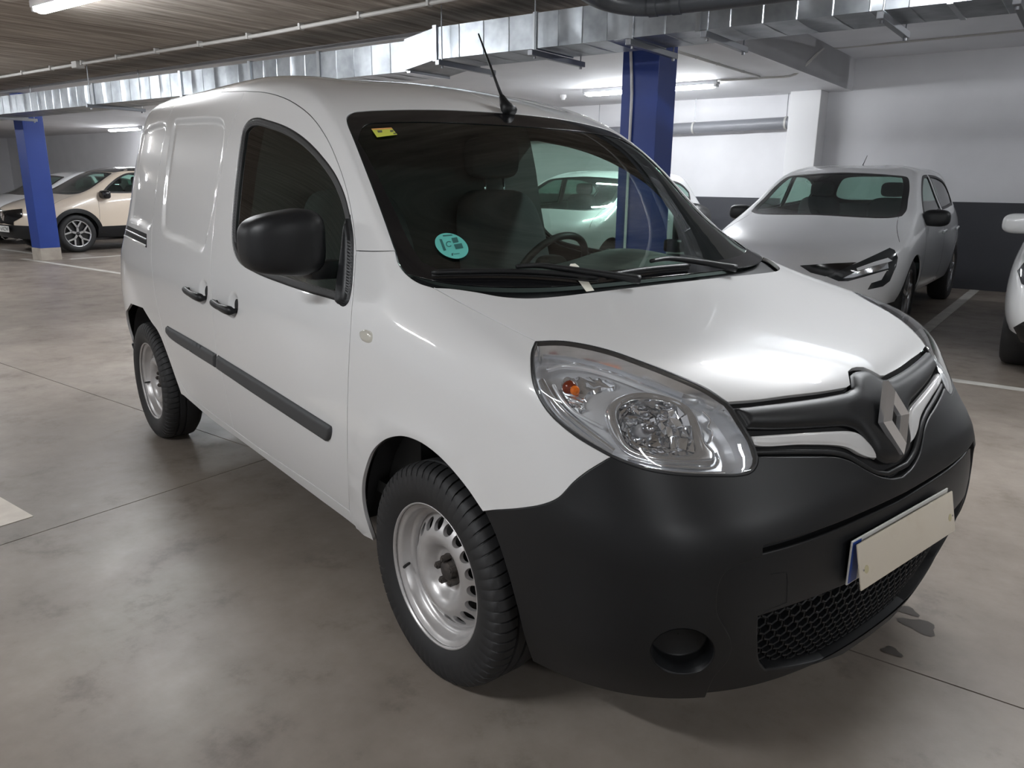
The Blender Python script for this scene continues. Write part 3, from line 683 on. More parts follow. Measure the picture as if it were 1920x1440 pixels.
# ---- lower air intake: a mesh of flat hexagons
u0, u1 = grl[:,0].min(), U; v0, v1 = grl[:,1].min(), grl[:,1].max()
mb = MB(); a, b = VS.J(np.array([U-.6]), np.array([.9])); la, lb = np.linalg.norm(a), np.linalg.norm(b)
cw, ch = .036/la, .021/lb; r_ = 0; v = v0-.02
while v < v1+.05:
    u = u0-cw+(cw*.5 if r_ % 2 else 0)
    while u < 2*U-u0+cw:
        hx = [(u+cw*.52*math.cos(t), v+ch*.72*math.sin(t)) for t in np.arange(6)*math.pi/3+math.pi/6]; hi = [(u+(q[0]-u)*.80, v+(q[1]-v)*.80) for q in hx]
        um = min(u, 2*U-u)
        if inside(np.array([[um, v]]), [clipu(grl, U)])[0] or bdist(np.array([[um*la, v*lb]]), [clipu(grl, U)*np.array([la, lb])])[0] < .02:
            o_, i_ = Pn(hx, -.035), Pn(hi, -.037); d_ = Pn(hi, -.055)
            mb.grid(np.stack([o_, i_, d_]), closev=True)
        u += cw
    v += ch*1.08; r_ += 1
gm = mb.build('intake_mesh', PLAST, bumper); gm['kind'] = 'stuff'
MB().box((.55, -.45, .24), (.745, .45, .70)).build('radiator', LINER, van)
# ------------------------------------------------------------------ wheels
STEEL = mat('wheel_steel', (.56,.55,.55), .36, metal=.55, noise=(9, (.47,.45,.44)))
IRON = mat('hub_iron', (.05,.045,.043), .6, metal=.3, noise=(40, (.10,.085,.075)))
def lathe(prof, n, c=(0, 0, 0), closed=False):
    """profile (r, y) turned about the y axis"""
    prof = np.array(prof, float); t = np.arange(n)*2*math.pi/n
    G = np.stack([np.stack([prof[:,0]*math.cos(a)+c[0], prof[:,1]+c[1], prof[:,0]*math.sin(a)+c[2]], 1) for a in t])
    return MB().grid(G, closeu=True, closev=closed)
def make_tyre(R=.315, w=.095, rin=.200, nb=64):
    # sidewall and tread; y<0 is outside
    prof = [(rin, -w*.80), (rin+.012, -w*.90), (rin+.035, -w*1.0), (R-.055, -w*1.03), (R-.028, -w*.97), (R-.012, -w*.88), (R-.004, -w*.74), (R, -w*.55), (R, -w*.40), (R-.007, -w*.38), (R-.007, -w*.32), (R, -w*.30), (R, -.04*w), (R-.007, -.02*w), (R-.007, .04*w), (R, .06*w), (R, w*.5), (R-.004, w*.74), (R-.03, w*.98), (R-.08, w*1.02), (rin, w*.8)]
    prof = np.array(prof); t = []
    for i in range(nb):
        a = 2*math.pi*i/nb; d = 2*math.pi/nb; t += [(a, 0), (a+d*.80, 0), (a+d*.84, 1), (a+d*.96, 1)]
    G = []
    for a, g in t:
        r = prof[:,0].copy()
        sk = np.zeros(len(prof))
        if g:
            for i in range(len(prof)):
                if 4 <= i <= 8: r[i] -= .0055
        sk = np.where(np.arange(len(prof)) > 4, (prof[:,1]+w)*.7, 0)
        G.append(np.stack([r*np.cos(a+sk), prof[:,1], r*np.sin(a+sk)], 1))
    return MB().grid(np.stack(G), closeu=True)
def wheel(name, loc, out, parent, meshes={}):
    """steel wheel; out = -1 when its face looks to -y"""
    w = empty(name, loc, 0. if out < 0 else math.pi, parent)
    if 'tyre' not in meshes:
        o = make_tyre().build('tyre', RUBBER, None, angle=50); meshes['tyre'] = o.data; bpy.data.objects.remove(o)
        o = lathe([(.196,.02),(.180,.015),(.168,-.01),(.166,-.030),(.176,-.036),(.184,-.040),(.186,-.060),(.190,-.066),(.199,-.070),(.205,-.075),(.2075,-.080),(.2065,-.083),(.203,-.082),(.200,-.075)], 96).build('rim', STEEL, None, smooth=True); meshes['rim'] = o.data; bpy.data.objects.remove(o)
        # disc with a ring of round holes
        nh = 18; pr = np.array([(.026,-.018),(.045,-.018),(.058,-.020),(.068,-.030),(.080,-.046),(.095,-.056),(.108,-.058),(.122,-.054),(.140,-.042),(.152,-.030),(.160,-.022),(.168,-.020)])
        sec = 2*math.pi/nh; V = []; F = []; NN = 8
        rr = np.linspace(.118, .160, 9); rc, hr = .138, .0172
        hole = [(math.atan2(hr*math.sin(q), rc+hr*math.cos(q)), math.hypot(hr*math.sin(q), rc+hr*math.cos(q))) for q in np.linspace(0, 2*math.pi, 20, endpoint=False)]
        outer = [(-sec/2, r) for r in rr] + [(x, rr[-1]) for x in np.linspace(-sec/2, sec/2, NN+1)[1:]] + [(sec/2, r) for r in rr[::-1][1:]] + [(x, rr[0]) for x in np.linspace(sec/2, -sec/2, NN+1)[1:-1]]
        sc_ = np.array([.137, 1.]); lo = [np.array(outer)*sc_, np.array(hole)*sc_]
        rv, rf, ov, nb_ = cdt(lo, np.zeros((0, 2)))
        mb = MB(); fy = lambda r: np.interp(r, pr[:,0], pr[:,1])
        for i in range(nh):
            a = rv[:,0]/.137+i*sec; r = rv[:,1]
            X = np.stack([r*np.cos(a), fy(r), r*np.sin(a)], 1); f = [tuple(q) for q in rf]
            mb.add(X, f)
            ha = np.array(hole)[:,0]+i*sec; hrr = np.array(hole)[:,1]; H = np.stack([hrr*np.cos(ha), fy(hrr), hrr*np.sin(ha)], 1)
            mb.grid(np.stack([H, H+np.array([0,.012,0])]), closev=True)
        inn = pr[pr[:,0] <= .118]; inn = np.concatenate([inn, [(.118, fy(.118))]]); lm = lathe(catmull(inn, .006), nh*NN); mb.add(lm.V, lm.F)
        ou = [(.160, fy(.160)), (.166, -.021), (.170, -.010)]; lm = lathe(ou, nh*NN); mb.add(lm.V, lm.F)
        bm = bmesh.new(); me = bpy.data.meshes.new('t'); me.from_pydata(mb.V, [], mb.F); bm.from_mesh(me); bmesh.ops.remove_doubles(bm, verts=bm.verts, dist=.0002); bmesh.ops.recalc_face_normals(bm, faces=bm.faces); bm.to_mesh(me); bm.free()
        me.polygons.foreach_set('use_smooth', [True]*len(me.polygons)); me.set_sharp_from_angle(angle=math.radians(45)); me.materials.append(STEEL); meshes['disc'] = me
        o = lathe([(.001,-.040),(.020,-.040),(.027,-.036),(.030,-.020),(.046,-.019),(.050,-.010)], 40).build('hub', IRON, None, angle=40); meshes['hub'] = o.data; bpy.data.objects.remove(o)
        mb = MB()
        mb.tube([(0,-.014,0),(0,-.040,0)], .0105, 6); mb.tube([(0,-.038,0),(0,-.044,0)], .006, 8); o = mb.build('wheel_bolt', IRON, None); meshes['bolt'] = o.data; bpy.data.objects.remove(o)
        o = MB().tube([(0,0,0),(0,-.03,0)], [.17, .17], 40).build('brake_disc', mat('brake_dark', (.02,.02,.02), .6), None); meshes['brake'] = o.data; bpy.data.objects.remove(o)
        o = MB().tube([(.186,-.045,0),(.175,-.062,0),(.165,-.075,0)], .0045, 8).build('valve', RUBBER, None); meshes['valve'] = o.data; bpy.data.objects.remove(o)
    for k, nm in (('tyre','tyre'),('rim','rim'),('disc','wheel_disc'),('hub','hub'),('brake','brake_drum')):
        o = bpy.data.objects.new(nm, meshes[k]); COL.objects.link(o); o.parent = w
        if k == 'brake': o.location = (0, .05, 0)
    for i in range(5):
        a = i*2*math.pi/5+.5; o = bpy.data.objects.new('wheel_bolt', meshes['bolt']); COL.objects.link(o); o.parent = w; o.location = (.036*math.cos(a), -.004, .036*math.sin(a))
    o = bpy.data.objects.new('valve', meshes['valve']); COL.objects.link(o); o.parent = w; o.rotation_euler = (0, -3.4, 0)
    return w
for x, y in ((0, .757), (-2.697, .757)):
    wheel('wheel', (x, -y, .312), -1, van); wheel('wheel', (x, y, .312), 1, van)
# wheel houses and underside
def arch_shell(cx, r, y0, y1):
    t = np.linspace(-.02, math.pi+.02, 28)
    return MB().grid(np.stack([np.stack([cx+r*np.cos(t), np.full_like(t, y0), .34+r*np.sin(t)], 1), np.stack([cx+r*np.cos(t), np.full_like(t, y1), .34+r*np.sin(t)], 1), np.stack([cx+.02*np.cos(t), np.full_like(t, y1), .34+.02*np.sin(t)], 1)]))
for cx_ in (-.01, -2.697):
    for sgn_ in (-1, 1): arch_shell(cx_, .395, sgn_*.815, sgn_*.50).build('wheel_house', LINER, van, smooth=True)
MB().box((-3.2, -.50, .27), (.60, .50, .50)).box((-2.2, -.78, .36), (-.48, .78, .50)).build('underbody', LINER, van)
rbl = A(np.stack([np.linspace(0, arch_r[0][0]-.06, 30), np.full(30, vrb)], 1), np.stack([np.linspace(arch_r[0][0]-.06, arch_r[0][0]-.02, 12), np.linspace(vrb, .35, 12)], 1), np.stack([np.linspace(arch_r[0][0]-.02, 0, 30), np.full(30, .35)], 1))
panel(VS, 'rear_bumper', [rbl], PLAST, van, off=.012, gap=0, mirror=True, flange=.03)

tl_ = A(np.stack([np.linspace(1.5, 2.12, 8), np.full(8, 6.6)], 1), np.stack([np.full(8, 2.12), np.linspace(6.6, 3.4, 8)], 1), np.stack([np.linspace(2.12, 1.5, 8), np.full(8, 3.4)], 1), np.stack([np.full(8, 1.5), np.linspace(3.4, 6.6, 8)], 1))
panel(VS, 'tail_lamp', [tl_], mat('tail_red', (.35,.01,.012), .15, coat=1), van, off=.004, gap=0, mirror=True, res=.05, flange=.006)
# ------------------------------------------------------------------ the van: side fittings, mirrors, wipers, cabin
def px(x, y): return tr([(x, y), (x+.5, y)])[:1]
def pan2(name, loop, m, par, **kw):
    """panel on the right side with a mirrored twin; par may be a pair"""
    V, F, N = panel(VS, name, [loop] if not isinstance(loop, list) else loop, m, None, ret=True, **kw); p2 = par if isinstance(par, (list, tuple)) else (par, par)
    return [mesh(name, V, F, m, p2[0], True, N), mesh(name, V*MY, [f[::-1] for f in F], m, p2[1], True, N*MY)]
mo = mat('moulding_grey', (.045,.047,.05), .5, bump=(900,.05,.001))
for L, par in ((A(tr([(314,611),(360,637),(406,664)]), tr([(406,664),(406.5,689)]), tr([(406,689),(360,660),(322,634),(314,622),(314,611)])), slide), (A(tr([(409,666),(480,710),(550,754),(617,796)]), tr([(617,796),(622,800),(622,815),(619,824),(614,827)]), tr([(614,827),(550,785),(480,739),(409,691)]), tr([(409,691),(409,666)])), doors)):
    pan2('side_moulding', L, mo, par[:2], off=0., gap=0, flange=.006, res=.02, dome=(.013, .014))
# rail slot in the quarter and its lip
sl = tr([(229,418),(250,428),(275,439),(275,464),(250,452),(229,441)], smooth=False, closed=False)
pan2('sliding_rail', sl, LINER, van, off=.0015, gap=0, flange=.004, res=.05)
for o in (strip(VS, tr([(230,440),(252,451),(275,462)]), .006, 'rail_lip', PAINT, van, off=.002, h=.004), strip(VS, tr([(231,428),(252,438),(275,449)]), .006, 'rail_track', SATIN, van, off=-.002, h=.005)): mirror_obj(o, van)
# indicator repeater on the wing
rep = tr([(677,621),(684,618),(694,621),(698,627),(697,640),(691,643),(682,640),(677,632)], closed=True)
pan2('side_repeater', rep, mat('repeater_lens', (.55,.53,.47), .12, coat=1), fend[:2], off=0, gap=0, flange=.004, res=.01, dome=(.008, .010))
# door handles
for a, b, par in (((404,565), (443,584), doors), ((352,541), (387,560), slide)):
    uv = tr([a, ((a[0]+b[0])/2, (a[1]+b[1])/2+1.5), b], step=4); n = len(uv); t = np.linspace(0, 1, n)
    P = VS.P(*uv.T); N = VS.N(*uv.T); off = .012+.014*np.sin(math.pi*t)**.6
    T = np.gradient(P, axis=0); T /= np.linalg.norm(T, axis=1)[:,None]; B = np.cross(N, T)
    hh = np.interp(t, [0,.06,.15,.5,.8,.93,1], [.006,.012,.015,.013,.018,.018,.008]); dd = np.interp(t, [0,.1,.5,.9,1], [.010,.013,.010,.016,.012])
    G = np.stack([P+N*off[:,None]+B*(hh*math.cos(q))[:,None]+N*(dd*math.sin(q))[:,None] for q in np.linspace(0, 2*math.pi, 15)[:-1]], 1)
    mb = MB().grid(G, closev=True); k = len(mb.V)
    mb.F += [tuple(range(14))[::-1], tuple((n-1)*14+i for i in range(14))]
    o = mb.build('door_handle', PLAST, par[0], smooth=True); mirror_obj(o, par[1])
    for i in (1, n-2):
        o = MB().tube([P[i]-N[i]*.018, P[i]+N[i]*off[i]], .009, 10).build('handle_foot', PLAST, par[0], smooth=True); mirror_obj(o, par[1])
# mirrors
def sellip(c, r, e, n=20, m=28, ax=None, fn=None):
    G = []
    sp = lambda x, p: math.copysign(abs(x)**p, x)
    for a in np.linspace(-math.pi/2+.02, math.pi/2-.02, n):
        row = []
        for b in np.linspace(0, 2*math.pi, m+1)[:-1]:
            q = np.array([sp(math.cos(a), e)*sp(math.cos(b), e), sp(math.cos(a), e)*sp(math.sin(b), e), sp(math.sin(a), e)])*np.array(r)
            if fn: q = fn(q)
            row.append(np.array(c)+q)
        G.append(row)
    mb = MB().grid(G, closev=True); mb.F += [tuple(range(m))[::-1], tuple((n-1)*m+i for i in range(m))]
    return mb
def mshape(q):
    x, y, z = q
    if x < 0: x *= .45
    t = (y+.112)/.224                              # 0 at the outer end
    z = z*(.80+.20*min(1, t*1.6)) + .012*t
    return np.array([x-.05*(1-t)**2*1.2, y, z])
mc = (-.575, -.958, 1.178)
o = sellip(mc, (.085, .112, .098), .52, fn=mshape).build('mirror_housing', PLAST, doors[0], smooth=True); o2 = mirror_obj(o, doors[1])
for k, q in ((-1, o), (1, o2)):
    MB().add([(-.618, k*.868, 1.105), (-.618, k*.868, 1.262), (-.634, k*1.04, 1.250), (-.634, k*1.04, 1.115)], [(0,1,2,3) if k > 0 else (3,2,1,0)]).build('mirror_glass', CHROME, q)
o = MB().box((-.60,-.90,1.075), (-.525,-.785,1.130), .012).build('mirror_arm', PLAST, doors[0], angle=40); mirror_obj(o, doors[1])
sail = A(tr([(633,566),(638,520),(645,470),(650,425),(656,405)]), tr([(656,405),(662,440),(662,500),(658,548),(652,568),(643,574),(633,566)]))
pan2('mirror_base', sail, PLAST, doors[:2], off=.002, gap=0, flange=.012, res=.015, dome=(.020, .022))
# windscreen stickers
def stick(name, pts, m, off=-.006, par=screen, smooth=False, closed=True):
    L = tr(pts+[pts[0]], smooth=False, step=5)[:-1] if not smooth else tr(pts, closed=True, step=5)
    return panel(VS, name, [L], m, par, off=off, gap=0, flange=0, res=.02)
YEL = mat('sticker_yellow', (.62,.66,.10), .4); stick('inspection_sticker', [(696,242),(734,240),(745,253),(707,258)], YEL, off=.001)
stick('sticker_band', [(696,242),(734,240),(736,242.5),(698.5,244.5)], mat('sticker_orange', (.70,.35,.12), .4), off=.0016)
for q in ([(707,245.5),(716,245),(717,249),(709,249.5)], [(731,245),(737,244.5),(738,248),(732,248.5)], [(737,250),(742,249.5),(743,252),(738,252.5)]): stick('sticker_print', q, mat('print_dark', (.12,.13,.08), .5), off=.0016)
TUR = mat('sticker_turquoise', (.13,.52,.46), .4)
C3 = lambda L: [(780+x/4.8, 400+y/4.8) for x, y in L]
def ell(cx, cy, rx, ry, rot, n=36): return [(cx+rx*math.cos(t)*math.cos(rot)-ry*math.sin(t)*math.sin(rot), cy+rx*math.cos(t)*math.sin(rot)+ry*math.sin(t)*math.cos(rot)) for t in np.linspace(0, 2*math.pi, n, endpoint=False)]
stick('emission_sticker', C3(ell(321, 295, 158, 105, .42)), TUR, off=.001, smooth=True)
PRN = mat('sticker_print_green', (.03,.13,.12), .5)
for q in ([(210,236),(232,236),(272,336),(250,342)], [(318,226),(368,218),(384,262),(334,272)], [(340,284),(410,272),(426,316),(358,328)], [(240,200),(325,194),(328,204),(243,212)], [(318,366),(336,360),(334,384),(322,388)]): stick('sticker_print', C3(q), PRN, off=.0016)
cc = [(297+ (28)*math.cos(t), 280+27*math.sin(t)) for t in np.linspace(.6, 5.5, 18)]; ci = [(297+20*math.cos(t), 280+19*math.sin(t)) for t in np.linspace(5.5, .6, 18)]
stick('letter_c', C3(cc+ci), PRN, off=.0016)
for i, (x0, w_) in enumerate(((342, 8), (356, 8), (370, 8), (384, 5))): stick('sticker_print', C3([(x0, 366-i*2), (x0+w_, 365-i*2), (x0+w_+2, 375-i*2), (x0+2, 376-i*2)]), PRN, off=.0016)
# wipers
def wiper(name, blade, arm):
    w = MB()
    uv = tr(blade, step=8); P = Pn(uv, .016); 
    w.tube(P, np.interp(np.linspace(0, 1, len(P)), [0,.04,.96,1], [.004,.008,.008,.004]), 8)
    ob = w.build('wiper_blade', PLAST, van, smooth=True)
    w2 = MB(); P2 = Pn(tr(blade, step=8), .006); w2.tube(P2, .004, 6); w2.build('wiper_rubber', RUBBER, ob, smooth=True)
    uva = tr(arm, step=8); Pa = Pn(uva, .028); MB().tube(Pa, np.interp(np.linspace(0, 1, len(Pa)), [0,.2,.8,1], [.006,.008,.011,.013]), 8).build('wiper_arm', PLAST, ob, smooth=True)
wiper('wiper', [(810,520),(880,519),(960,519),(1040,523),(1120,531)], [(965,517),(1010,515),(1035,518),(1100,527),(1195,541)])
wiper('wiper', [(1137,526),(1180,518),(1225,512),(1290,506)], [(1215,505),(1245,500),(1290,504),(1375,518)])
stick('glass_reflection', [(1066,503),(1069,496),(1078,495),(1084,499),(1114,546),(1099,548)], mat('reflection_white', (.8,.78,.68), .5), off=.002)  # pale reflection on the windscreen, painted as a white patch on the glass
# aerial
mb = MB(); mb.tube([(-.705,0,1.612),(-.735,0,1.640),(-.755,0,1.672)], [.030,.020,.010], 12); ab = mb.build('aerial_base', PLAST, van, smooth=True)
MB().tube([(-.752,0,1.668),(-.80,0,1.745),(-.897,0,1.904)], [.0065,.005,.003], 8).build('aerial_rod', PLAST, ab, smooth=True)
# ---- cabin
TRIM = mat('cabin_trim', (.045,.047,.048), .6); DASH = mat('dash_plastic', (.050,.053,.054), .5, bump=(700,.05,.001)); CLOTH = mat('seat_cloth', (.05,.052,.056), .9, bump=(300,.2,.001))
prof = [(-.06,1.02),(-.16,1.045),(-.30,1.062),(-.42,1.072),(-.52,1.062),(-.60,1.01),(-.62,.94),(-.60,.80),(-.55,.62)]
def dz(y): return .045*math.exp(-((y-.38)/.22)**2)
ys_ = np.linspace(-.77, .77, 30)
G = [[(x-.06*(y/.77)**2, y, z+(dz(y) if -.56 < x < -.25 else 0)) for x, z in catmull(prof, .04)] for y in ys_]
da = MB().grid(G).build('dashboard', DASH, van, smooth=True)
MB().box((-.62,-.74,.45),(-.20,.74,.96)).build('dash_carrier', TRIM, da)
sw = np.array([-.84, .345, 1.0]); ax_ = np.array([-math.cos(.55), 0, math.sin(.55)]); uu_ = np.array([math.sin(.55), 0, math.cos(.55)])
ring_ = [sw+.178*(math.cos(t)*np.array([0,1.,0])+math.sin(t)*uu_) for t in np.linspace(0, 2*math.pi, 49)]
st = MB().tube(ring_, .0155, 10, caps=False).build('steering_wheel', mat('wheel_rim_black', (.03,.03,.032), .45), van, smooth=True)
mb = sellip(sw-ax_*-.0, (.05,.07,.065), .6)
mb.build('wheel_boss', TRIM, st, smooth=True)
mb = MB()
for a in (0, math.pi, -math.pi/2): mb.tube([sw, sw+.18*(math.cos(a)*np.array([0,1.,0])+math.sin(a)*uu_)], .014, 8)
mb.build('wheel_spoke', TRIM, st, smooth=True); MB().tube([sw, sw-ax_*.25], .035, 12).build('steering_column', TRIM, st, smooth=True)
for y in (-.37, .37):
    s0 = sellip((-.92, y, .66), (.27,.25,.09), .45).build('seat', CLOTH, van, smooth=True)
    Rb = .28
    def lean(q): return np.array([q[0]-.28*(q[2]+.33), q[1]*(1-.18*max(0, q[2])/.33), q[2]])
    sellip((-1.08, y, 1.0), (.075,.245,.33), .42, fn=lean).build('seat_back', CLOTH, s0, smooth=True)
    for k in (-.055, .055): MB().tube([(-1.255, y+k, 1.28), (-1.275, y+k, 1.40)], .006, 8).build('headrest_post', CHROME, s0, smooth=True)
    if y > 0: sellip((-1.285, y, 1.47), (.05,.14,.09), .5).build('headrest', CLOTH, s0, smooth=True)
# bulkhead behind the seats
bk_pts = []
for z in np.linspace(.40, 1.735, 22):
    y = float(np.interp(z, [.4,.5,.66,.9,1.1,1.25,1.42,1.56,1.66,1.72,1.76], [.80,.83,.845,.84,.795,.755,.72,.68,.63,.57,.44]))
    bk_pts.append((y-.015, z))
V_ = [(-1.36, y, z) for y, z in bk_pts] + [(-1.36, -y, z) for y, z in bk_pts]; n_ = len(bk_pts)
mb = MB().add(V_, [(i, i+1, n_+i+1, n_+i) for i in range(n_-1)]); mb.build('bulkhead', TRIM, van)
MB().box((-1.36,-.78,.42),(-.3,.78,.46)).build('cabin_floor', TRIM, van)
# ------------------------------------------------------------------ the garage
def gbox(name, a, b, m, parent=None, bev=0.):
    """box given in the garage's own axes (along the aisle, across it, up)"""
    mb = MB().box(a, b, bev); V = np.array(mb.V); V = V[:, :1]*G1 + V[:, 1:2]*G2 + V[:, 2:]*np.array([0, 0, 1.])
    return MB().add(V, mb.F).build(name, m, parent)
def gtube(name, pts, r, m, parent=None, n=12):
    return MB().tube([gp(*p) for p in pts], r, n).build(name, m, parent, angle=50)
def st(o): o['kind'] = 'structure'; return o
def nodes(m):
    nt = m.node_tree; return nt, nt.nodes['Principled BSDF'], nt.nodes.new('ShaderNodeTexCoord')
def ramp(nt, src, stops):
    r = nt.nodes.new('ShaderNodeValToRGB'); e = r.color_ramp.elements
    while len(e) < len(stops): e.new(.5)
    for q, (p_, c_) in zip(e, stops): q.position = p_; q.color = (*c_, 1) if len(c_) == 3 else c_
    nt.links.new(src, r.inputs[0]); return r
def noise(nt, vec, scale, detail=5, rough=.6):
    n = nt.nodes.new('ShaderNodeTexNoise'); n.inputs['Scale'].default_value = scale; n.inputs['Detail'].default_value = detail; n.inputs['Roughness'].default_value = rough
    nt.links.new(vec, n.inputs['Vector']); return n
# floor: power-floated concrete, stained and slightly glossy
FLOOR = mat('floated_concrete', (.3,.28,.26), .3)
nt, b, tc = nodes(FLOOR)
mp = nt.nodes.new('ShaderNodeMapping'); nt.links.new(tc.outputs['Object'], mp.inputs[0]); mp.inputs['Rotation'].default_value = (0, 0, -TH)
n1 = noise(nt, mp.outputs[0], .55, 6, .65); n2 = noise(nt, mp.outputs[0], 3.2, 8, .7); n3 = noise(nt, mp.outputs[0], 26, 4)
r1 = ramp(nt, n1.outputs[0], [(.3, (.160,.134,.112)), (.55, (.262,.226,.194)), (.75, (.325,.290,.256))])
r2 = ramp(nt, n2.outputs[0], [(.30, (.50,.475,.45)), (.45, (.88,.87,.855)), (.7, (1.08,1.08,1.08))])
mx = nt.nodes.new('ShaderNodeMix'); mx.data_type = 'RGBA'; mx.blend_type = 'MULTIPLY'; mx.inputs[0].default_value = .9
nt.links.new(r1.outputs[0], mx.inputs[6]); nt.links.new(r2.outputs[0], mx.inputs[7])
nt.links.new(mx.outputs[2], b.inputs['Base Color'])
r3 = ramp(nt, n2.outputs[0], [(.3, (.50,.50,.50)), (.7, (.36,.36,.36))]); nt.links.new(r3.outputs[0], b.inputs['Roughness'])
bp = nt.nodes.new('ShaderNodeBump'); bp.inputs['Strength'].default_value = .05; bp.inputs['Distance'].default_value = .01; nt.links.new(n3.outputs[0], bp.inputs['Height']); nt.links.new(bp.outputs[0], b.inputs['Normal'])
# slabs between the sawn joints, each its own piece
JX = [-30, -20.4, -14.3, -8.2, -2.06, 4.1, 12.]; JY = [-12, -6.0, .04, 6.2, 10.3]
fl = st(gbox('floor', (-30, -12, -.10), (12, 10.3, -.012), mat('joint_dark', (.03,.028,.026), .8)))
for i in range(len(JX)-1):
    for j in range(len(JY)-1):
        gbox('floor_slab', (JX[i]+.003, JY[j]+.003, -.02), (JX[i+1]-.003, JY[j+1]-.003, 0), FLOOR, fl)
LINEM = mat('line_paint', (.56,.54,.50), .5, noise=(8, (.44,.42,.39)))
def pline(name, a0, b0, a1, b1, lab):
    o = gbox(name, (a0, b0, .0006), (a1, b1, .0022), LINEM); return tag(o, lab, 'floor marking')
pline('bay_line', -.11, 4.1, 0.0, 9.95, 'painted bay line beside the silver-white hatchback, running to the wall')
pline('bay_line', -.35, 4.0, 4.2, 4.1, 'painted line across the mouths of the bays beside the van bonnet')
pline('bay_line', -13.6, 3.46, -8.5, 3.56, 'thin painted line in front of the far blue column')
pline('bay_line', -13.0, 4.0, -12.9, 9.5, 'painted bay line beside the cream and black car')
pline('bay_line', -15.8, 4.0, -13.35, 4.1, 'painted line in front of the cream and black car bumper')
sg = tag(gbox('floor_sign', (-3.1, -1.28, .0006), (-2.24, -1.03, .0022), mat('sign_beige', (.62,.56,.48), .5, noise=(9, (.5,.44,.38)))), 'faded beige painted patch on the bare floor beside the van', 'floor marking')
for i_, (px_, py_, r, lab) in enumerate(((1723, 1174, .042, 'larger dark oil spot on the floor beside the van bumper'), (1702, 1146, .026, 'small dark oil spot touching the larger one beside the van bumper'), (1672, 1222, .022, 'small lone dark oil spot on the floor in front of the van bumper'))):
    c_ = at_z(px_, py_); t = np.linspace(0, 2*math.pi, 18)[:-1]; rr = r*(1+.25*np.sin(3*t+r*90)); V = [(c_[0]+q*math.cos(a)*1.3, c_[1]+q*math.sin(a), .0012+.0004*i_) for q, a in zip(rr, t)]
    tag(MB().add(V, [tuple(range(len(V)))]).build('oil_spot', mat('oil', (.075,.066,.058), .3)), lab, 'stain')
# ceiling
CEIL = mat('boarded_concrete', (.16,.14,.12), .85)
nt, b, tc = nodes(CEIL)
mp = nt.nodes.new('ShaderNodeMapping'); nt.links.new(tc.outputs['Object'], mp.inputs[0]); mp.inputs['Rotation'].default_value = (0, 0, -TH)
mp2 = nt.nodes.new('ShaderNodeMapping'); nt.links.new(mp.outputs[0], mp2.inputs[0]); mp2.inputs['Scale'].default_value = (7., .55, 1)
n1 = noise(nt, mp2.outputs[0], 1.5, 8, .7); n2 = noise(nt, tc.outputs['Object'], .8, 4)
r1 = ramp(nt, n1.outputs[0], [(.32, (.15,.125,.102)), (.5, (.34,.298,.256)), (.68, (.58,.53,.475))])
nt.links.new(r1.outputs[0], b.inputs['Base Color'])
WHITE = mat('wall_white', (.72,.72,.74), .7, noise=(1.5, (.66,.66,.68)), bump=(120,.08,.002))
BAND = mat('wall_band', (.045,.047,.055), .55, bump=(90,.1,.002))
st(gbox('ceiling', (-30, -12, 2.70), (12, 3.46, 2.95), CEIL))
cw_ = st(gbox('ceiling_white', (-30, 3.46, 2.66), (-1.95, 10.3, 3.2), WHITE))
st(gbox('ceiling_bay', (-1.95, 3.46, 3.08), (12, 10.3, 3.3), WHITE))
gbox('beam_face', (-1.96, 3.46, 2.655), (-1.95, 9.7, 3.08), WHITE, cw_)
# walls
wb_ = st(gbox('wall_back', (-30, 10.0, 0), (12, 10.3, 3.2), WHITE))
gbox('dark_band', (-9, 9.985, 0), (12, 10.001, 1.16), BAND, wb_)
st(gbox('wall_far', (-30.3, -12, 0), (-30, 10.3, 3.2), WHITE)); st(gbox('wall_near', (12, -12, 0), (12.3, 10.3, 3.2), WHITE)); st(gbox('wall_front', (-30, -7.3, 0), (12, -7.0, 3.2), WHITE))
PILL = mat('pillar_white', (.74,.74,.75), .75, bump=(40,.15,.004))
tag(gbox('wall_pillar', (-2.70, 9.62, 0), (-2.27, 10.0, 2.66), PILL, bev=.01), 'white concrete pillar against the back wall', 'pillar', kind='structure')
# columns
BLUE = mat('column_blue', (.013,.042,.24), .45, noise=(2, (.016,.05,.27)), bump=(80,.05,.002)); BASE = mat('column_base', (.42,.38,.33), .7, noise=(6, (.33,.29,.25)))
def column(a, b, lab):
    c = tag(empty('column', gp(a+.16, b+.16)), lab, 'column')
    o = gbox('column_shaft', (a, b, .20), (a+.32, b+.32, 2.66), BLUE, None, .006); o.parent = c; o.matrix_parent_inverse = c.matrix_world.inverted() if False else Matrix.Translation(-Vector(gp(a+.16, b+.16)))
    o = gbox('column_foot', (a-.004, b-.004, 0), (a+.324, b+.324, .205), BASE, None, .004); o.parent = c; o.matrix_parent_inverse = Matrix.Translation(-Vector(gp(a+.16, b+.16)))
    return c
cA = column(-2.11, 3.58, 'blue painted concrete column behind the van windscreen, with a white cable tube')
cB = column(-13.33, 3.58, 'blue painted concrete column standing in front of the cream and black car')
ct = gtube('cable_tube', [(-2.01, 3.568, .3), (-2.01, 3.568, 2.05), (-2.02, 3.568, 2.2), (-2.04, 3.56, 2.45), (-2.04, 3.55, 2.64)], .012, mat('tube_white', (.75,.75,.76), .5)); ct.parent = cA; ct.matrix_parent_inverse = Matrix.Translation(-Vector(gp(-1.95, 3.74)))
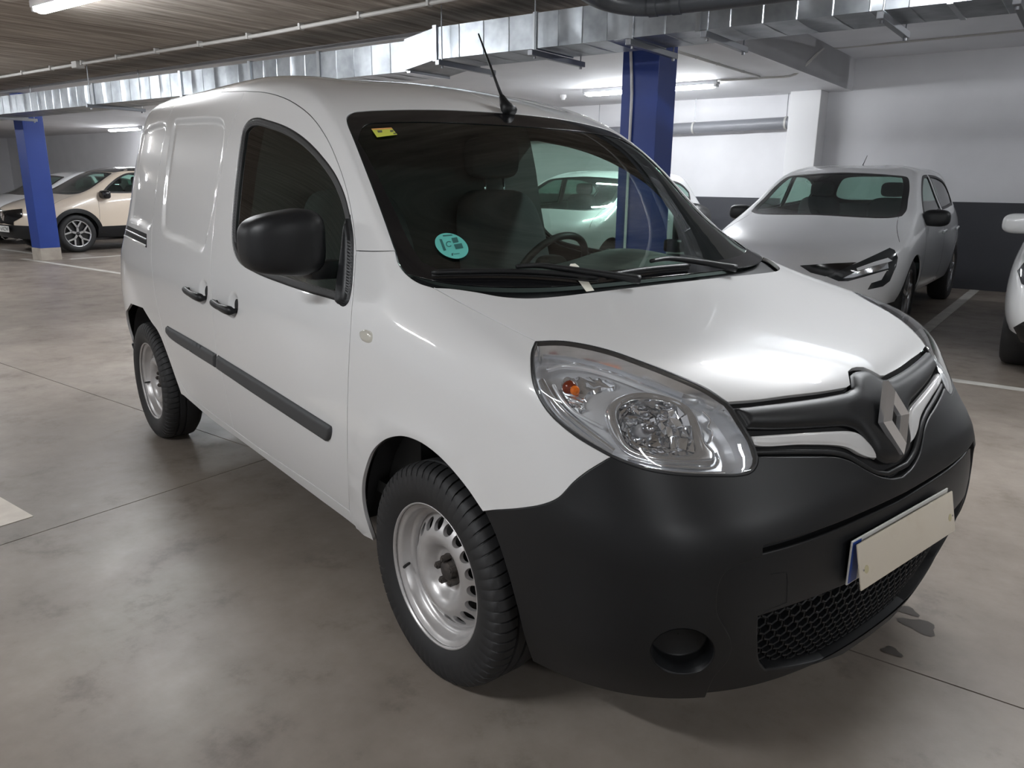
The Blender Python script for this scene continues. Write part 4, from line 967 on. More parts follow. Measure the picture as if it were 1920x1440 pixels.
# ventilation duct: folded sheet-metal lengths with flanges and hangers
ZINC = mat('galvanised', (.60,.63,.66), .40, metal=1.)
nt, b, tc = nodes(ZINC)
n1 = noise(nt, tc.outputs['Object'], 5., 3); r1 = ramp(nt, n1.outputs[0], [(.3, (.25,.27,.29)), (.7, (.44,.465,.49))]); nt.links.new(r1.outputs[0], b.inputs['Base Color'])
n2 = noise(nt, tc.outputs['Object'], 1.6, 3); bp = nt.nodes.new('ShaderNodeBump'); bp.inputs['Strength'].default_value = .35; bp.inputs['Distance'].default_value = .03; nt.links.new(n2.outputs[0], bp.inputs['Height']); nt.links.new(bp.outputs[0], b.inputs['Normal'])
FLG = mat('duct_flange', (.42,.44,.46), .35, metal=1.); STEELD = mat('hanger_steel', (.30,.31,.33), .4, metal=1.)
duct = tag(empty('air_duct', gp(-3.9, 3.0, 0)), 'long galvanised sheet-metal air duct hung under the ceiling', 'air duct')
def dpart(o): o.parent = duct; o.matrix_parent_inverse = Matrix.Translation(-Vector(gp(-3.9, 3.0, 0))); return o
def seg(a0, a1, b0, b1, z0, z1, nrib):
    """one length: four sheets folded with shallow cross creases"""
    nrib = max(2, int(round((a1-a0)/.22))); w_ = (a1-a0)/nrib; xs_ = []; ds_ = []; mb = MB(); G = []
    for i in range(nrib):                          # a standing fold, then a slightly bellied sheet
        xs_ += [a0+w_*i, a0+w_*i+.006, a0+w_*i+.012, a0+w_*(i+.5)]; ds_ += [0, .006, 0, -.006 if i % 2 else .002]
    xs_.append(a1); ds_.append(0)
    for x, d in zip(xs_, ds_):
        G.append([gp(x, b0-d*.5, z0), gp(x, (b0+b1)/2, z0-d), gp(x, b1, z0), gp(x, b1, z1), gp(x, b0, z1), gp(x, b0-d, (z0+z1)/2)])
    G = np.array(G); mb.grid(G, closev=True)
    mb.F += [tuple(range(6)), tuple(len(mb.V)-6+i for i in range(6))[::-1]]
    return dpart(mb.build('duct_length', ZINC, None, angle=25))
cuts = [-14.6, -12.25, -9.15, -7.2, -5.95, -4.9, -3.75]
z0, z1 = 2.22, 2.46
for a0, a1 in zip(cuts[:-1], cuts[1:]):
    seg(a0, a1, 2.86, 3.34, z0+(a1+14)*.004, z1+(a1+14)*.004, 4)
    zz = z0+(a1+14)*.004
    dpart(gbox('flange', (a1-.02, 2.845, zz-.015), (a1+.02, 3.355, z1+(a1+14)*.004+.015), FLG))
# the step up, then the near lengths
mb = MB(); za, zb = 2.262, 2.502
G = [[gp(-3.75, 2.80, za), gp(-3.75, 3.34, za), gp(-3.75, 3.34, zb), gp(-3.75, 2.80, zb)], [gp(-3.40, 2.80, 2.32), gp(-3.40, 3.34, 2.32), gp(-3.40, 3.34, 2.56), gp(-3.40, 2.80, 2.56)]]
mb.grid(np.array(G), closev=True); dpart(mb.build('duct_step', ZINC, None))
dpart(gbox('flange', (-3.42, 2.785, 2.305), (-3.38, 3.355, 2.575), FLG))
for a0, a1 in ((-3.40, -2.42), (-2.42, -1.62), (-1.62, -1.14), (-1.14, 0.30), (.30, 1.9), (1.9, 3.6)):
    seg(a0, a1, 2.80, 3.30, 2.32, 2.56, 4); dpart(gbox('flange', (a1-.015, 2.79, 2.312), (a1+.015, 3.31, 2.568), FLG))
for i, a in enumerate((-12.1, -9.0, -3.28, -2.38, -1.58, -1.05, -.02, .62)):
    zb = 2.30 if a > -3.6 else 2.215+(a+14)*.004
    hg = tag(empty('duct_hanger', gp(a, 2.95, zb)), 'steel channel on rods carrying the air duct ' + ('beside the far blue column', 'behind the rear of the van roof', 'just after its step up', 'between its step and the near blue column', 'right in front of the near blue column', 'past the near blue column', 'below the raised white ceiling', 'furthest from the near blue column')[i], 'duct hanger', 'hangers of the air duct')
    def hpart(o): o.parent = hg; o.matrix_parent_inverse = Matrix.Translation(-Vector(gp(a, 2.95, zb))); return o
    hpart(gbox('channel', (a-.02, 2.68, zb-.045), (a+.02, 3.42, zb-.005), STEELD, None, .004))
    for bb in (2.74, 3.38): hpart(gtube('rod', [(a, bb, zb-.06), (a, bb, 2.70)], .005, STEELD, n=8)); hpart(gtube('nut', [(a, bb, zb-.062), (a, bb, zb-.045)], .011, STEELD, n=6))
# conduits and pipes
CON = mat('conduit_grey', (.50,.49,.47), .45)
cd1 = tag(empty('conduit', gp(-8, 2.50, 2.66)), 'pale plastic conduit clipped along the boarded ceiling', 'conduit')
def ppart(o, root, loc): o.parent = root; o.matrix_parent_inverse = Matrix.Translation(-Vector(loc)); return o
L_ = gp(-8, 2.50, 2.66)
ppart(gtube('tube', [(-16, 2.62, 2.665), (-8.9, 2.60, 2.665), (-5.4, 2.62, 2.665), (-2.6, 2.48, 2.665), (-1.5, 2.42, 2.665), (3.0, 2.3, 2.665)], .017, CON), cd1, L_)
ppart(gbox('junction_box', (-8.98, 2.55, 2.62), (-8.86, 2.65, 2.697), CON, None, .008), cd1, L_)
for a in np.arange(-12, -1.6, .8): ppart(gbox('clip', (a-.012, float(np.interp(a, [-8.9,-5.4,-2.6,-1.5], [2.6,2.62,2.48,2.42]))-.026, 2.645), (a+.012, float(np.interp(a, [-8.9,-5.4,-2.6,-1.5], [2.6,2.62,2.48,2.42]))+.026, 2.697), CON), cd1, L_)
DPIPE = mat('drain_pipe_dark', (.055,.06,.068), .4)
dp = tag(empty('drain_pipe', gp(-.6, 1.9, 2.45)), 'dark grey plastic drain pipe with an elbow under the ceiling', 'pipe')
L_ = gp(-.6, 1.9, 2.45)
pp = [at_z(1065, -60, 2.48), at_z(1120, -5, 2.42), at_z(1165, 8, 2.40), at_z(1215, 12, 2.39), at_z(1300, 4, 2.39), at_z(1420, -10, 2.39), at_z(1600, -34, 2.39)]; pp.append(pp[-1]+(pp[-1]-pp[-2])*4.); pp.insert(0, pp[0]*np.array([1, 1, 0])+np.array([-.05, 0, 2.66]))
ppart(MB().tube(catmull(pp, .04), .056, 20).build('pipe_run', DPIPE, None, smooth=True), dp, L_)
dd = pp[5]-pp[4]; dd = dd/np.linalg.norm(dd)
for q in (pp[4]+dd*.01, pp[5]-dd*.12): ppart(MB().tube([q, q+dd*.05], .062, 20).build('collar', DPIPE, None, angle=40), dp, L_)
GPIPE = mat('soil_pipe_grey', (.20,.205,.225), .4)
gpz = tag(empty('soil_pipe', gp(-4.5, 9.86, 2.2)), 'grey drain pipe hung along the back wall beside the pillar', 'pipe'); L_ = gp(-4.5, 9.86, 2.2)
ppart(gtube('pipe_run', [(-11, 9.86, 2.10), (-2.72, 9.86, 2.25)], .085, GPIPE, n=20), gpz, L_)
for a in (-6.0, -4.25, -2.80): z_ = 2.25+(a+2.72)*.018; ppart(gtube('pipe_clamp', [(a-.015, 9.86, z_), (a+.015, 9.86, z_)], .093, CON, n=20), gpz, L_); ppart(gtube('hanger_rod', [(a, 9.86, z_+.09), (a, 9.86, 2.66)], .005, STEELD, n=6), gpz, L_)
c2 = tag(empty('conduit', gp(-1.2, 6, 2.66)), 'grey conduit crossing the white ceiling and rising into the raised bay', 'conduit'); L_ = gp(-1.2, 6, 2.66)
cpt = [at_z(1346, 151, 2.64), at_z(1430, 146, 2.64), at_z(1492, 139, 2.65)]
pe = np.array(cpt[-1])
def onplane(x, y, n, c):
    d = pray(x, y); return CAM + d*((c-CAM@n)/(d@n))
cpt += [onplane(1515, 118, G1, -1.93), onplane(1540, 94, G1, -1.92), at_z(1560, 91, 3.07), at_z(1700, 78, 3.07), at_z(1920, 57, 3.07), at_z(2050, 45, 3.07)]
ppart(MB().tube(catmull(cpt, .1), .014, 10).build('tube', CON, None, smooth=True), c2, L_)
c3 = tag(empty('conduit', gp(-2.4, 4.5, 2.64)), 'short grey conduit clipped to the white ceiling behind the blue column', 'conduit'); L_ = gp(-2.4, 4.5, 2.64)
ppart(MB().tube([at_z(1268, 96, 2.64), at_z(1424, 144, 2.64)], .014, 10).build('tube', CON, None, smooth=True), c3, L_)
for t in (.25, .5, .8): q = at_z(1268+156*t, 96+48*t, 2.64); ppart(MB().box(q-.014, q+.014).build('clip', CON, None), c3, L_)
sd = tag(empty('smoke_detector', at_z(1056, 183, 2.62)), 'small white ceiling detector beside the fluorescent lamp', 'detector'); q = at_z(1056, 183, 2.62)
ppart(MB().tube([q+np.array([0,0,.04]), q], [.05, .05], 16).build('detector_base', mat('fix_white', (.75,.75,.76), .5), None), sd, q); ppart(MB().tube([q, q-np.array([0,0,.035])], [.04, .025], 16).build('detector_head', MATS['fix_white'], None), sd, q)
# fluorescent lamps
DIFF = mat('lamp_diffuser', (.95,.95,.95), .4, emit=(.94, .97, 1.), es=LAMP_E)
FIX = mat('lamp_body', (.62,.63,.65), .5)
def lamp(a, b, z, length, lab, group=None, rot=0.):
    c = gp(a, b, z); t = tag(empty('ceiling_lamp', c, TH+rot), lab, 'lamp', group); h = length/2
    MB().box((-h, -.055, .0), (h, .055, .055), .01).build('lamp_body', FIX, t, angle=40)
    pr_ = [(.052*math.cos(q), -.045*math.sin(q)) for q in np.linspace(.12, math.pi-.12, 10)]
    G = [[(x, s_*y, s_*zz if s_ > .9 else zz*s_) for y, zz in pr_] for x, s_ in ((-h+.03, .35), (-h+.05, .85), (-h+.08, 1.), (h-.08, 1.), (h-.05, .85), (h-.03, .35))]
    mb = MB().grid(G); mb.F += [tuple(range(10))[::-1], tuple(50+i for i in range(10))]; mb.build('diffuser', DIFF, t, smooth=True)
    for s_ in (-1, 1): MB().box((s_*(h-.03)-.02, -.05, -.03), (s_*(h-.03)+.02, .05, .005), .008).build('end_cap', FIX, t, angle=40)
    if z < 2.6: 
        for s_ in (-.6, .6): MB().tube([(s_*h, 0, .05), (s_*h, 0, 2.70-z)], .004, 6).build('hanger', FIX, t)
    return t
lamp(-5.05, .86, 2.645, 1.62, 'lit fluorescent ceiling lamp on the boarded concrete over the van side')
lamp(-4.08, 7.86, 2.605, 2.02, 'lit fluorescent ceiling lamp behind the near blue column')
lamp(-19.9, 8.9, 2.605, 1.62, 'lit fluorescent ceiling lamp near the far end wall')
for a, b in ((-10.3, .86), (.8, 1.95), (5.2, .5), (-1.2, -3.4), (-7.0, -3.6), (4.2, -3.4)):
    lamp(a, b, 2.645, 1.62, 'lit fluorescent ceiling lamp in the aisle rows', 'aisle lamps')
for a, b in ((-10.0, 7.86), (-15.0, 7.86), (-11.4, 6.0), (-23.0, 3.0), (-16.0, .86), (-15.0, -3.6)): lamp(a, b, 2.605, 1.62, 'unseen fluorescent ceiling lamp brightening the far parking bays', 'unseen bay lamps')  # all out of view, most added to brighten the far wall and cars
lamp(3.6, 7.2, 3.02, 1.62, 'unseen fluorescent ceiling lamp added to brighten the raised bay', None)  # out of view, added to lift the light on back wall and hatchbacks
# ------------------------------------------------------------------ parked cars
def hatch_table(sx=1., sy=1., sz=1., fo=.83, zlift=0.):
    T = []
    def lev(z, xr, w, fr, taper=.06):
        row = []; ys = lambda x: w-taper*max(0, (-1.9-x)/1.1)**2
        row += [(xr, 0, z), (xr+.01, .40*w/.9, z), (xr+.07, w-.22, z)]
        sx0 = xr+.30; n = fr[0][0]; s4 = np.linspace(sx0, n, 5)[:4]
        row += [(x, ys(x), z) for x in s4]; row += fr
        T.append([(x, -y, zz) for x, y, zz in row])
    lev(.20, -3.12, .79, [(-.35,.79,.2),(.10,.79,.2),(.40,.75,.2),(.58,.66,.2),(.70,.50,.2),(.76,.26,.2),(.78,0,.2)])
    lev(.34, -3.19, .86, [(-.35,.86,.34),(.10,.865,.34),(.42,.84,.34),(.62,.74,.34),(.75,.55,.34),(.80,.28,.34),(.82,0,.34)])
    lev(.50, -3.22, .885, [(-.35,.885,.5),(.10,.89,.5),(.42,.865,.5),(.62,.765,.5),(.75,.57,.5),(.81,.29,.5),(.83,0,.5)])
    lev(.64, -3.20, .89, [(-.35,.89,.64),(.08,.89,.64),(.38,.86,.64),(.58,.755,.64),(.71,.565,.64),(.775,.285,.65),(.795,0,.655)])
    lev(.75, -3.16, .885, [(-.36,.885,.75),(.05,.88,.75),(.32,.84,.75),(.50,.735,.745),(.63,.55,.74),(.70,.28,.745),(.72,0,.75)])
    lev(.86, -3.12, .87, [(-.38,.865,.86),(-.02,.84,.86),(.17,.78,.855),(.28,.68,.85),(.36,.52,.85),(.40,.27,.855),(.41,0,.858)])
    lev(.955, -3.06, .845, [(-.46,.83,.955),(-.22,.79,.955),(-.12,.72,.945),(-.07,.62,.94),(-.03,.46,.945),(-.01,.24,.955),(0,0,.96)])
    lev(1.07, -2.98, .785, [(-.68,.775,1.07),(-.47,.755,1.06),(-.39,.71,1.05),(-.34,.62,1.045),(-.29,.47,1.05),(-.26,.24,1.06),(-.25,0,1.064)])
    lev(1.19, -2.90, .735, [(-.85,.725,1.19),(-.67,.71,1.18),(-.60,.67,1.165),(-.555,.59,1.16),(-.51,.45,1.165),(-.48,.23,1.175),(-.47,0,1.18)])
    lev(1.30, -2.82, .68, [(-1.02,.67,1.30),(-.87,.655,1.285),(-.80,.62,1.275),(-.755,.55,1.27),(-.71,.42,1.275),(-.685,.215,1.285),(-.675,0,1.29)])
    lev(1.375, -2.74, .615, [(-1.18,.605,1.375),(-1.05,.59,1.36),(-.985,.555,1.35),(-.945,.49,1.345),(-.91,.375,1.35),(-.885,.19,1.36),(-.875,0,1.364)])
    lev(1.415, -2.62, .47, [(-1.35,.46,1.42),(-1.25,.445,1.41),(-1.20,.415,1.404),(-1.16,.365,1.40),(-1.13,.28,1.40),(-1.11,.145,1.405),(-1.10,0,1.408)])
    lev(1.425, -2.50, .24, [(-1.55,.235,1.435),(-1.47,.225,1.43),(-1.43,.21,1.427),(-1.40,.185,1.425),(-1.38,.14,1.424),(-1.365,.075,1.425),(-1.36,0,1.425)])
    T.append([(x, 0, float(np.interp(x, [-2.4,-1.9,-1.6], [1.425,1.44,1.435]))) for x in np.linspace(-2.4, -1.62, 14)])
    A_ = np.array(T); A_[..., 0] *= sx; A_[..., 1] *= sy; A_[..., 2] = A_[..., 2]*sz+zlift
    return A_
def gmat(a, b, ang=0.):
    """car with its front axle centre at (a, b), nose towards the aisle (-G2)"""
    return Matrix.Translation(Vector(gp(a, b))) @ Matrix.Rotation(TH-math.pi/2+ang, 4, 'Z')

ALLOY = mat('alloy_silver', (.62,.63,.65), .25, metal=1.); ALLOYD = mat('alloy_black', (.015,.015,.016), .3)
TINT = glass('car_glass', (.50,.66,.60)); HLG = mat('lamp_dark_glass', (.03,.033,.036), .06); HLC = mat('lamp_clear', (.55,.57,.6), .12, metal=.9)
DRL = mat('lamp_white_bar', (.8,.82,.85), .15)
def alloy(parent, loc, out, R, nsp, fork, two):
    w = empty('wheel', loc, 0. if out < 0 else math.pi, parent); k = R/.315; rr = .215*k
    W_ = .10*k
    prof = [(rr-.01,-W_*.72),(rr+.01,-W_*.92),(R-.04,-W_*1.0),(R-.012,-W_*.85),(R,-W_*.6),(R,W_*.6),(R-.03,W_*.95),(rr,W_*.8)]
    lathe(prof, 40).build('tyre', RUBBER, w, smooth=True)
    lathe([(rr-.012,-W_*.70),(rr+.004,-W_*.90),(rr+.010,-W_*.86),(rr-.002,-W_*.66),(rr-.02,0)], 40).build('rim', ALLOY, w, smooth=True)
    lathe([(.0,-W_*.35),(rr,-W_*.35)], 32).build('wheel_back', ALLOYD, w)
    for i in range(nsp):
        a0 = i*2*math.pi/nsp+.3; mb = MB(); y0, y1 = -W_*.86, -W_*.55
        def bar(p, q, wp, wq):
            p = np.array(p); q = np.array(q); d = q-p; d = d/np.linalg.norm(d); nrm = np.array([-d[1], d[0]])
            L = [p+nrm*wp, q+nrm*wq, q-nrm*wq, p-nrm*wp]; V = [(x, y0 if j_ == 0 else y1, z) for j_ in (0, 1) for x, z in L]
            mb.add(V, [(0,1,2,3)[::-1], (4,5,6,7), (0,4,5,1), (1,5,6,2), (2,6,7,3), (3,7,4,0)])
        pol = lambda r, a: (r*math.cos(a), r*math.sin(a))
        if fork:
            bar(pol(.03*k, a0), pol(.11*k, a0), .020*k, .016*k); bar(pol(.10*k, a0), pol(rr, a0+.34), .015*k, .012*k); bar(pol(.10*k, a0), pol(rr, a0-.34), .015*k, .012*k)
        else: bar(pol(.03*k, a0), pol(rr, a0), .022*k, .016*k)
        mb.build('spoke', ALLOY, w)
    lathe([(.0,-W_*.9),(.028*k,-W_*.9),(.034*k,-W_*.6)], 16).build('wheel_cap', ALLOYD if two else ALLOY, w, smooth=True)
    return w
def car(name, label, Mx, kw, paint, roof=None, clad=None, spokes=(5, False), glassm=None, seats=True, mirm=None):
    glassm = glassm or TINT
    s = Surf(hatch_table(**kw), world=Mx); s.kw = kw; ax, ay, az = kw.get('sx', 1.), kw.get('sy', 1.), kw.get('sz', 1.)
    root = empty(name, Mx.to_translation(), Mx.to_euler().z); tag(root, label, 'car'); U_, V_ = s.U, s.V
    xz = lambda L, sm_=True: s.xz([(x*ax, z*az) for x, z in L], step=.04, smooth=sm_)
    wbx = -2.583*ax
    def archl(cx, r):
        t = np.linspace(.0, math.pi, 26); return s.xz([(cx+r*math.cos(q), .30*az+r*math.sin(q)) for q in t], smooth=False)
    af = archl(0., .365*az); ar_ = archl(wbx, .365*az)
    hb = .32
    def hline(u0, u1, v0, v1=None, n=24): return np.stack([np.linspace(u0, u1, n), np.linspace(v0, v0 if v1 is None else v1, n)], 1)
    wst = np.array([(U_, 9.75), (12, 9.74), (11, 9.71), (9.95, 9.62), (9.42, 9.4), (9.25, 8.5), (9.25, 7.5), (9.1, 6.7), (9.3, 6.3), (10.2, 6.14), (11.5, 6.06), (U_, 6.05)]); wst = np.concatenate([catmull(wst[:4], .15)[:-1], catmull(wst[3:9], .15)[:-1], catmull(wst[8:], .15)])
    rw = catmull(np.array([(0, 7.0), (1.6, 7.0), (2.05, 7.3), (2.1, 8.6), (1.9, 9.2), (1.4, 9.4), (0, 9.45)]), .15)
    w1 = xz([(-.52,.985),(-.70,1.12),(-.90,1.24),(-1.10,1.315),(-1.36,1.335)]); w1 = A(w1, xz([(-1.36,1.335),(-1.46,1.00)]), xz([(-1.46,1.0),(-1.0,.98),(-.52,.985)]))
    w2 = A(xz([(-1.44,1.335),(-1.9,1.32),(-2.25,1.255),(-2.42,1.16)]), xz([(-2.42,1.16),(-2.36,1.06),(-2.1,1.03),(-1.54,1.005)]), xz([(-1.54,1.005),(-1.44,1.335)]))
    bb = A(hline(U_, af[0][0], hb, af[0][1]), af, hline(af[-1][0], ar_[0][0], af[-1][1], ar_[0][1]), ar_, hline(ar_[-1][0], 0, ar_[-1][1], hb), np.stack([np.zeros(20), np.linspace(hb, 7.0, 20)], 1), rw, np.stack([np.zeros(20), np.linspace(9.45, V_, 20)], 1), np.stack([np.arange(0, U_+.001, .125), np.full(U_*8+1, V_)], 1), np.stack([np.full(12, U_), np.linspace(V_, 9.75, 12)], 1), wst, np.stack([np.full(20, U_), np.linspace(6.05, hb, 20)], 1))
    def both(nm, loops, m, par, **k2):
        V, F, N = panel(s, nm, loops, m, None, ret=True, **k2); n = len(V)
        return mesh(nm, np.concatenate([V, V*MY]), list(F)+[tuple(i+n for i in f[::-1]) for f in F], m, par, True, np.concatenate([N, N*MY]))
    def two(nm, loops, m, par, **k2):
        V, F, N = panel(s, nm, loops, m, None, ret=True, **k2)
        return [mesh(nm, V, F, m, par, True, N), mesh(nm, V*MY, [f[::-1] for f in F], m, par, True, N*MY)]
    body = both('body', [bb, w1, w2], paint, root, res=.06, gap=0, flange=.012)
    both('lining', [bb, w1, w2], LINER, body, res=.1, gap=0, flange=0, off=-.016)
    wl = fullloop(s, A(wst, [[U_+.5, 6.05]], [[U_+.5, 9.75]]))
    ws_ = panel(s, 'windscreen', [wl], glassm, root, off=-.003, gap=.003, flange=0, res=.07)
    g_ = (1 if area2(wl) > 0 else -1)*s.sg
    panel(s, 'screen_border', [wl, inset(s, wl, .045*az, g_)[0]], GLOSSBLK, ws_, off=-.001, gap=.002, flange=.004, res=.05)
    two('side_glass', [w1], glassm, root, off=-.006, gap=0, flange=0, res=.07); two('rear_side_glass', [w2], glassm, root, off=-.006, gap=0, flange=0, res=.07)
    for L in (w1, w2): two('glass_seal', [L, inset(s, L, .022*az, (1 if area2(L) > 0 else -1)*s.sg)[0]], SEAL, root, off=.001, gap=-.003, flange=.008, res=.04)
    both('rear_glass', [A(rw, [[0, 9.45]], [[0, 7.0]])], glassm, root, off=-.004, gap=0, flange=0, res=.08)
    if roof is not None:
        rl = A(hline(2.2, 9.9, 9.75), hline(9.9, U_, 9.78), np.stack([np.full(12, U_), np.linspace(9.78, V_, 12)], 1), np.stack([np.arange(U_, -.001, -.125), np.full(U_*8+1, V_)], 1), np.stack([np.zeros(8), np.linspace(V_, 9.5, 8)], 1), hline(0, 2.2, 9.5, 9.75))
        both('roof_panel', [rl], roof, root, off=.003, gap=0, res=.08, flange=.003)
    if clad is not None:
        two('sill_cladding', [A(xz([(-.36,.42),(-1.2,.43),(-2.2,.46)]), xz([(-2.2,.46),(-2.2,.24)]), xz([(-2.2,.24),(-1.2,.23),(-.36,.24)]), xz([(-.36,.24),(-.36,.42)]))], clad, root, off=.004, gap=0, res=.08)
        for cx in (0., wbx):
            o_ = s.xz([(cx+.43*az*math.cos(q), .30*az+.43*az*math.sin(q)) for q in np.linspace(.05, math.pi-.05, 26)], smooth=False); i_ = s.xz([(cx+.362*az*math.cos(q), .30*az+.362*az*math.sin(q)) for q in np.linspace(math.pi-.02, .02, 26)], smooth=False)
            two('arch_cladding', [A(o_, i_)], clad, root, off=.005, gap=0, res=.05)
        fb_ = fullloop(s, A(hline(9.2, U_, 1.75, 1.75), [[U_+.5, 1.75]], [[U_+.5, .35]], hline(U_, 9.2, .35), [[9.2, 1.75]]))
        panel(s, 'bumper_cladding', [fb_], clad, root, off=.006, gap=0, res=.06)
    # door seams, handles
    for L in ([(-.42,.93),(-.40,.60),(-.36,.30)], [(-1.47,.99),(-1.46,.6),(-1.42,.28)], [(-2.40,1.03),(-2.42,.80),(-2.30,.66),(-2.20,.50)]):
        o_ = strip(s, xz(L), .0025, 'door_seam', LINER, root, off=-.001, h=.0015)
        mb2 = MB().add(np.array([v.co for v in o_.data.vertices])*MY, [tuple(p_.vertices)[::-1] for p_ in o_.data.polygons]).build('door_seam', LINER, root)
    hs = s.P(np.linspace(9.75, 9.2, 14), np.linspace(6.1, 4.2, 14))
    o_ = strip(s, np.stack([np.linspace(9.55, 9.3, 16), np.linspace(6.25, 4.3, 16)], 1), .0025, 'bonnet_seam', LINER, root, off=-.001, h=.0015); MB().add(np.array([v.co for v in o_.data.vertices])*MY, [tuple(p_.vertices)[::-1] for p_ in o_.data.polygons]).build('bonnet_seam', LINER, root)
    for x in (-1.30, -2.18):
        P_ = s.P(*xz([(x,.80),(x-.09,.805),(x-.18,.81)]).T)
        for k in (1, -1): MB().tube((P_+np.array([0,-.018,0]))*(MY if k < 0 else 1), .014, 8).build('door_handle', paint if clad is None and roof is None else paint, root, smooth=True)
    # mirrors
    for k in (-1, 1):
        mm = sellip((-.52*ax, k*.925*ay, .955*az), (.08,.125,.082), .66).build('mirror', mirm or (PLAST if roof is None else GLOSSBLK), root, smooth=True)
        MB().tube([(-.50*ax, k*.78*ay, .88*az), (-.51*ax, k*.86*ay, .92*az)], .028, 8).build('mirror_arm', PLAST, mm, smooth=True)
    for x in (0., wbx):
        for k in (-1, 1): alloy(root, (x, k*.765*ay, .315*az), k, .315*az, spokes[0], spokes[1], roof is not None)
    for cx in (0., wbx):
        for k in (-1, 1):
            t = np.linspace(0, math.pi, 20); r_ = .36*az
            MB().grid(np.stack([np.stack([cx+r_*np.cos(t), np.full_like(t, k*.84*ay), .30*az+r_*np.sin(t)], 1), np.stack([cx+r_*np.cos(t), np.full_like(t, k*.45), .30*az+r_*np.sin(t)], 1), np.stack([cx+.01*np.cos(t), np.full_like(t, k*.45), .30*az+.01*np.sin(t)], 1)])).build('wheel_house', LINER, root, smooth=True)
    MB().box((-3.0*ax,-.44,.20*az),(.55*ax,.44,.42*az)).box((-2.15*ax,-.76*ay,.24*az),(-.42*ax,.76*ay,.42*az)).build('underbody', LINER, root)
    if seats:
        for y in (-.36, .36):
            st_ = sellip((-1.05*ax, y*ay, .60*az), (.26,.24,.10), .45).build('seat', MATS['seat_cloth'], root, smooth=True)
            sellip((-1.36*ax, y*ay, .86*az), (.09,.23,.28), .45).build('seat_back', MATS['seat_cloth'], st_, smooth=True); sellip((-1.42*ax, y*ay, 1.19*az), (.05,.13,.08), .55).build('headrest', MATS['seat_cloth'], st_, smooth=True)
        sellip((-2.25*ax, 0, .82*az), (.10,.60,.24), .4).build('rear_seat', MATS['seat_cloth'], root, smooth=True)
        sellip((-.42*ax, 0, .86*az), (.22,.66,.10), .5).build('dashboard', MATS['dash_plastic'], root, smooth=True)
    s.two = two; s.root = root; s.xzf = xz; s.body = body
    return s
WPAINT = mat('car_white', (.74,.75,.765), .3, coat=1., crough=.04); WP2 = mat('car_white_bright', (.74,.75,.75), .3, coat=1., crough=.04)
CREAMP = mat('car_cream', (.70,.60,.49), .3, coat=1., crough=.04)
k_ = 1.07
clio = car('hatchback_car', 'silver-white hatchback with black mirrors parked beside the painted bay line', gmat(-1.14, 5.95), dict(sx=k_, sy=k_, sz=1.11), WPAINT)
zoe = car('hatchback_car', 'white hatchback parked behind the near blue column, seen through the van windows', gmat(-4.62, 6.3), dict(sx=k_, sy=k_, sz=k_), WP2)
rcar = car('hatchback_car', 'bright white car with white mirrors, only its front corner showing beside the empty bay', gmat(1.60, 5.0), dict(sx=k_, sy=k_, sz=1.12), WP2, mirm=WP2)
capt = car('crossover_car', 'cream crossover car with black roof and two-tone wheels behind the far column', gmat(-15.0, 4.72), dict(sx=1.05, sy=1.05, sz=1.10), CREAMP, roof=GLOSSBLK, clad=PLAST, spokes=(5, True))
fcar = car('hatchback_car', 'pale grey hatchback parked beyond the cream and black car', gmat(-17.6, 5.0), dict(sx=1.05, sy=1.05, sz=1.04), WPAINT)
# headlamps, grille and small fittings of the silver-white hatchback
s = clio
def c_two(nm, px_, m, off, s=clio, dome=None, res=.03, smooth=False):
    L = s.tr(px_+[px_[0]], smooth=smooth, step=4)[:-1]
    if L[:,0].mean() > s.U: L = s.mir(L)
    return s.two(nm, [L], m, s.root, off=off, gap=0, flange=.006, res=res, dome=dome)
c_two('headlamp', [(1548,517),(1575,505),(1610,492),(1645,476),(1668,465),(1677,469),(1683,483),(1680,500),(1674,512),(1664,506),(1620,519),(1590,527),(1572,527)], HLG, .003)
c_two('daylight_hook', [(1676,508),(1668,527),(1655,537),(1627,543),(1634,531),(1653,525),(1663,508)], HLG, .003)
c_two('lamp_unit', [(1580,522),(1600,512),(1640,499),(1664,493),(1665,503),(1630,512),(1600,520)], HLC, .006)
c_two('daylight_bar', [(1606,503),(1640,491),(1664,484),(1672,489),(1664,492),(1640,498),(1608,508)], DRL, .007)
c_two('grille_strip', [(1500,498),(1560,494),(1606,492),(1575,507),(1548,518),(1520,511)], GLOSSBLK, .004)
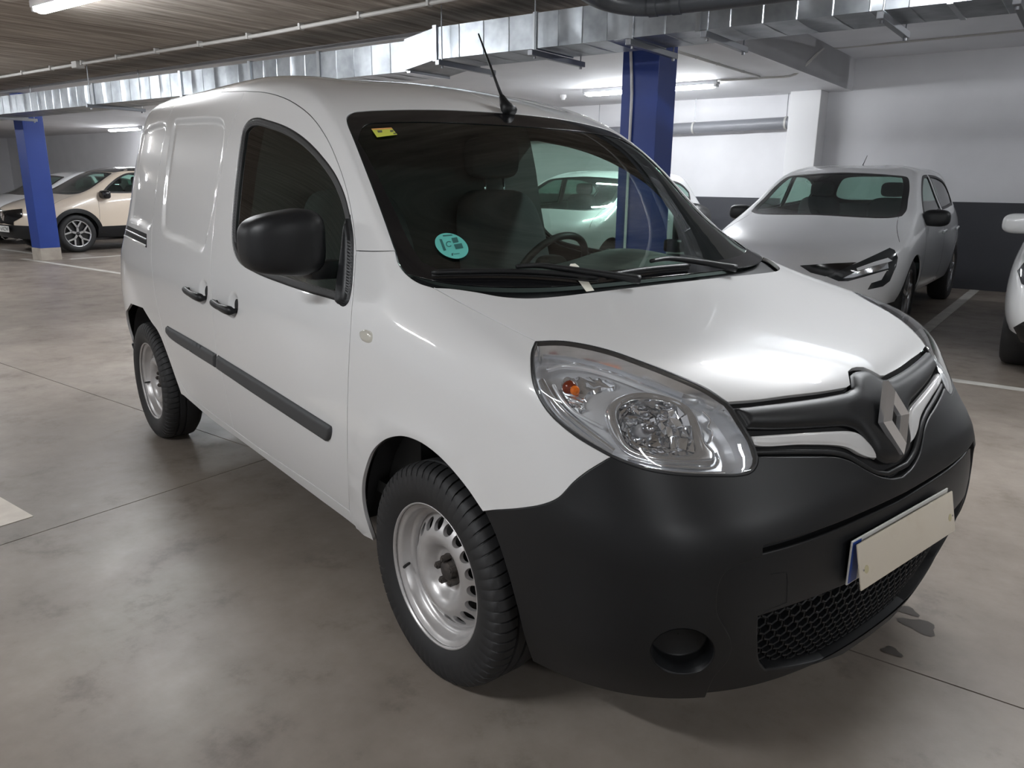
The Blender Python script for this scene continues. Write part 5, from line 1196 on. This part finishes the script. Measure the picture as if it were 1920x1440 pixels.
MB().tube([(-1.55,0,1.53),(-1.66,0,1.60),(-1.80,0,1.70)], [.008,.005,.003], 8).build('aerial', PLAST, clio.root, smooth=True)

MB().box((-.01,0,0),(0,0,0)) if False else None
c_two('headlamp', [(1908,508),(1920,493),(1940,490),(1940,545),(1916,532)], HLG, .003, s=rcar)
c_two('fog_surround', [(1901,614),(1920,603),(1940,603),(1940,648),(1915,641)], GLOSSBLK, .004, s=rcar)
# nose of the cream and black car
c_two('upper_grille', [(-14,398),(22,394),(42,392),(42,407),(22,418),(-14,420)], GLOSSBLK, .010, s=capt)
c_two('skid_plate', [(-10,449),(26,453),(36,447),(44,449),(50,458),(28,462),(-10,459)], mat('skid_silver', (.6,.6,.62), .3, metal=1.), .012, s=capt)
q_ = capt.tr([(4,404),(5,404)])[:1]; q_[:,0] = capt.U; pb = capt.P(q_[:,0], q_[:,1])[0] + np.array([.02, 0, 0])
MB().grid(np.stack([[pb+np.array([d_, w_*a_, h_*b_]) for a_, b_ in ((0,1),(1,0),(0,-1),(-1,0))] for w_, h_, d_ in ((.075,.10,0),(.055,.075,.02),(.03,.045,.0))]), closev=True).build('badge', CHROME, capt.root)
pz = pb + np.array([.03, 0, -.235])
pl_ = MB().box(pz-np.array([.004,.26,.055]), pz+np.array([.004,.26,.055]), .002).build('number_plate', MATS['plate_white'], capt.root)
fc = bpy.data.curves.new('plate_text', 'FONT'); fc.body = '6 KZW'; fc.size = .105; fc.align_x = 'RIGHT'; fc.align_y = 'CENTER'; fc.extrude = .0008
to = bpy.data.objects.new('plate_text', fc); COL.objects.link(to); bpy.context.view_layer.update()
me_ = bpy.data.meshes.new_from_object(to.evaluated_get(bpy.context.evaluated_depsgraph_get())); bpy.data.objects.remove(to)
me_.materials.clear(); me_.materials.append(mat('plate_ink', (.01,.01,.012), .5))
to = bpy.data.objects.new('plate_text', me_); COL.objects.link(to); to.parent = pl_; to.location = (pz[0]+.0055, pz[1]+.245, pz[2]); to.rotation_euler = (math.pi/2, 0, math.pi/2)
